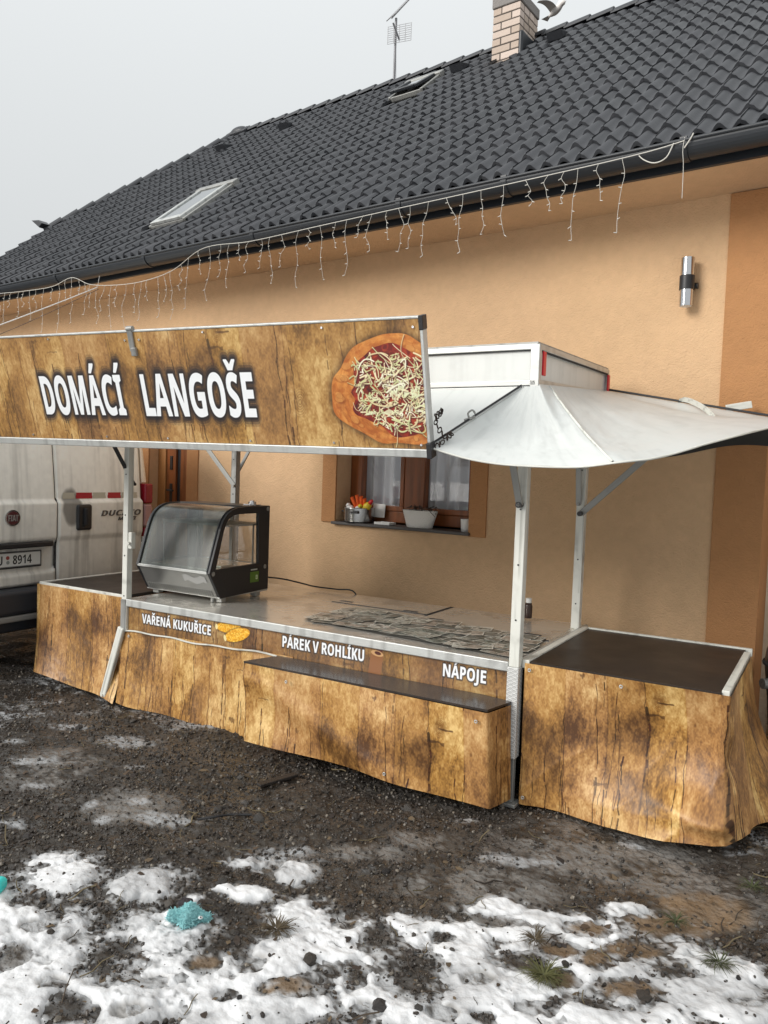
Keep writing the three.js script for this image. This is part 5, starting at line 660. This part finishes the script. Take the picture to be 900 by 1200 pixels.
  part('windscreen', bar([-4.02, 1.88, 0], [-4.34, 1.48, 0], 0.02, 1.5, 0.005), M.glass, o); part('underbody', bx(-4.9, 0.3, -0.8, -0.2, 0.5, 0.8), M.slab, o);
}
// black bin past the right-hand table
{
  const o = thing('black_bin', 'black rounded plastic bin standing at the passage past the right-hand table', 'bin', [3.1, 0, 0.28]);
  part('bin_body', new THREE.LatheGeometry([[0, 0.03], [0.16, 0.03], [0.2, 0.5], [0.225, 0.7], [0.215, 0.78], [0.19, 0.84], [0.12, 0.875], [0, 0.885]].map(([a, b]) => new THREE.Vector2(a, b)), 36), M.black, o); part('bin_rim', new THREE.TorusGeometry(0.225, 0.012, 8, 40).rotateX(Math.PI / 2).translate(0, 0.7, 0), M.blackMatt, o);
  part('clasp', [cyl([-0.17, 0.6, 0.16], [-0.2, 0.6, 0.19], 0.03)], M.aluDull, o); part('bin_foot', cyl([0, 0, 0], [0, 0.035, 0], 0.165, 0.165, 24), M.rubber, o);
}
// lost toy and litter on the snow
{
  const [tx, tz] = [1.455, 3.44], o = thing('plush_toy', 'small crumpled fluffy turquoise plush toy lying on the snow', 'toy', [tx, 0.014, tz], 0.62), R = rng(701), b = new THREE.SphereGeometry(1, 64, 44), p = b.attributes.position;
  const k1 = 0.68; for (let i = 0; i < p.count; i++) { const x = p.getX(i), y = p.getY(i), z = p.getZ(i), a = fbm(x * 2.2 + 9, y * 2.2 + z * 2.6 + 9, 703, 3), c = fbm(x * 7 + 3, z * 7 + y * 7 + 3, 705, 3), k = (0.72 + 0.75 * (a - 0.5) + 0.38 * c), t = 1 - 0.2 * x + 0.25 * Math.cos(x * 5); p.setXYZ(i, k1 * x * 0.115 * (0.85 + 0.3 * a), k1 * Math.max(-0.01, y * 0.05 * k * t + 0.026), k1 * z * 0.072 * k * t); } b.computeVertexNormals();
  const teal = mat({ color: lin(0.3, 0.66, 0.69), roughness: 0.95, bumpMap: plasterBump, bumpScale: 0.02 }), fur = [];
  part('toy_body', b, teal, o);
  for (let i = 0; i < 2200; i++) { const q = Math.floor(R() * p.count), n = new THREE.Vector3().fromBufferAttribute(b.attributes.normal, q), a = [p.getX(q) + (R() - 0.5) * 0.004, p.getY(q), p.getZ(q) + (R() - 0.5) * 0.004], l = 0.003 + R() * 0.005; fur.push(cyl(a, [a[0] + (n.x + (R() - 0.5) * 1.8) * l, a[1] + (n.y * 0.7 + (R() - 0.5) * 1.6) * l, a[2] + (n.z + (R() - 0.5) * 1.8) * l], 0.0014, 0.0006, 3)); }
  const f = part('toy_fur', fur, mat({ color: lin(0.38, 0.74, 0.76), roughness: 0.95 }), o); f.userData.kind = 'stuff';
  part('toy_eye', uvm(new THREE.SphereGeometry(0.008, 14, 10).scale(1.2, 0.7, 0.9).translate(0.05, 0.03, 0.026)), M.white, o); part('toy_pupil', uvm(new THREE.SphereGeometry(0.003, 10, 8).translate(0.052, 0.035, 0.032)), M.black, o);
  part('toy_foot', uvm(new THREE.SphereGeometry(0.009, 12, 8).scale(1.3, 0.8, 1).translate(0.0, 0.008, 0.045)), M.white, o); part('toy_foot', uvm(new THREE.SphereGeometry(0.01, 12, 8).scale(1.3, 0.7, 1).translate(-0.07, 0.006, 0.034)), M.white, o);
  const s = thing('turquoise_scoop', 'turquoise plastic scoop cut off by the left edge of the picture', 'toy scoop', [0.70, 0.0, 3.777], 0.6); part('scoop_bowl', uvm(new RoundedBoxGeometry(0.11, 0.055, 0.075, 5, 0.022)).translate(-0.03, 0.03, 0), mat({ color: lin(0.05, 0.6, 0.56), roughness: 0.35 }), s); part('scoop_handle', bx(-0.2, 0.015, -0.012, -0.07, 0.032, 0.012, 0.006), mat({ color: lin(0.05, 0.6, 0.56), roughness: 0.35 }), s);
  const k = thing('broken_slat', 'dark wet slat of wood lying on the gravel in front of the serving shelf', 'plank', [0.795, 0.014, 2.265], 1.36); part('slat', bx(-0.125, 0, -0.022, 0.125, 0.018, 0.022, 0.004), mat({ color: lin(0.022, 0.017, 0.014), roughness: 0.6, bumpMap: plasterBump, bumpScale: 0.006 }), k);
  const st = thing('bent_stick', 'thin dark bent stick lying on the gravel left of the slat', 'stick', [0.9, 0.012, 2.75], 0.9); part('stick', tube([[-0.13, 0, 0], [-0.05, 0.015, 0.02], [0.02, 0.008, -0.005], [0.13, 0.01, 0.02]], 0.006, 16, 6), M.blackMatt, st);
  const clod = thing('dark_clod', 'dark square clod of frozen mud beside the plush toy', 'clod', [1.37, 0.01, 3.385], 0.4); part('clod', uvm(new RoundedBoxGeometry(0.05, 0.035, 0.04, 2, 0.008)).translate(0, 0.015, 0), mat({ color: lin(0.03, 0.026, 0.03), roughness: 0.8, bumpMap: plasterBump, bumpScale: 0.01 }), clod);
}
// weeds poking through the snow
{
  const green = [lin(0.05, 0.06, 0.022), lin(0.085, 0.085, 0.028), lin(0.075, 0.055, 0.03)].map((c) => mat({ color: c, roughness: 0.8 }));
  const tufts = [[2.66, 2.89, 0.07, 70, 'low green grass tuft in the snow in front of the serving shelf', 1], [3.12, 1.77, 0.06, 24, 'small weed at the right edge of the yard below the table corner', 0], [2.93, 2.25, 0.055, 22, 'sprawling weed on icy mud, upper of the three at lower right', 0], [3.13, 2.42, 0.07, 28, 'leafy dark weed in the snow at the lower right edge', 0], [2.55, 2.72, 0.06, 30, 'scraggy brown grass tuft left of the green tuft', 2], [1.76, 3.28, 0.07, 45, 'brown dead grass tuft right of the plush toy', 2]];
  tufts.forEach(([x, z, s, n, label, m], q) => { const t = thing('grass_tuft', label, 'weed', [x, 0.02, z], q, 'weeds and grass tufts in the yard'), R = rng(801 + q), g = []; for (let i = 0; i < n * 2.2; i++) { const a = R() * 6.3, l = s * (0.4 + 0.9 * R()), r0 = R() * s * 0.35, h = l * (0.1 + 0.35 * R() * R()), w = 0.0015 + 0.002 * R(), cv = (R() - 0.5) * 1.6, d = [Math.cos(a), Math.sin(a)]; g.push(grid(4, 1, (u, v) => { const k = (v - 0.5) * 2 * w * (1 - u * 0.85); const q = k + cv * l * u * u * 0.5; return [d[0] * (r0 + l * u) - d[1] * q, h * Math.sin(u * 2.6) + 0.004, d[1] * (r0 + l * u) + d[0] * q]; })); } part('blades', g, green[m], t); });
}
renderer.render(scene, camera);
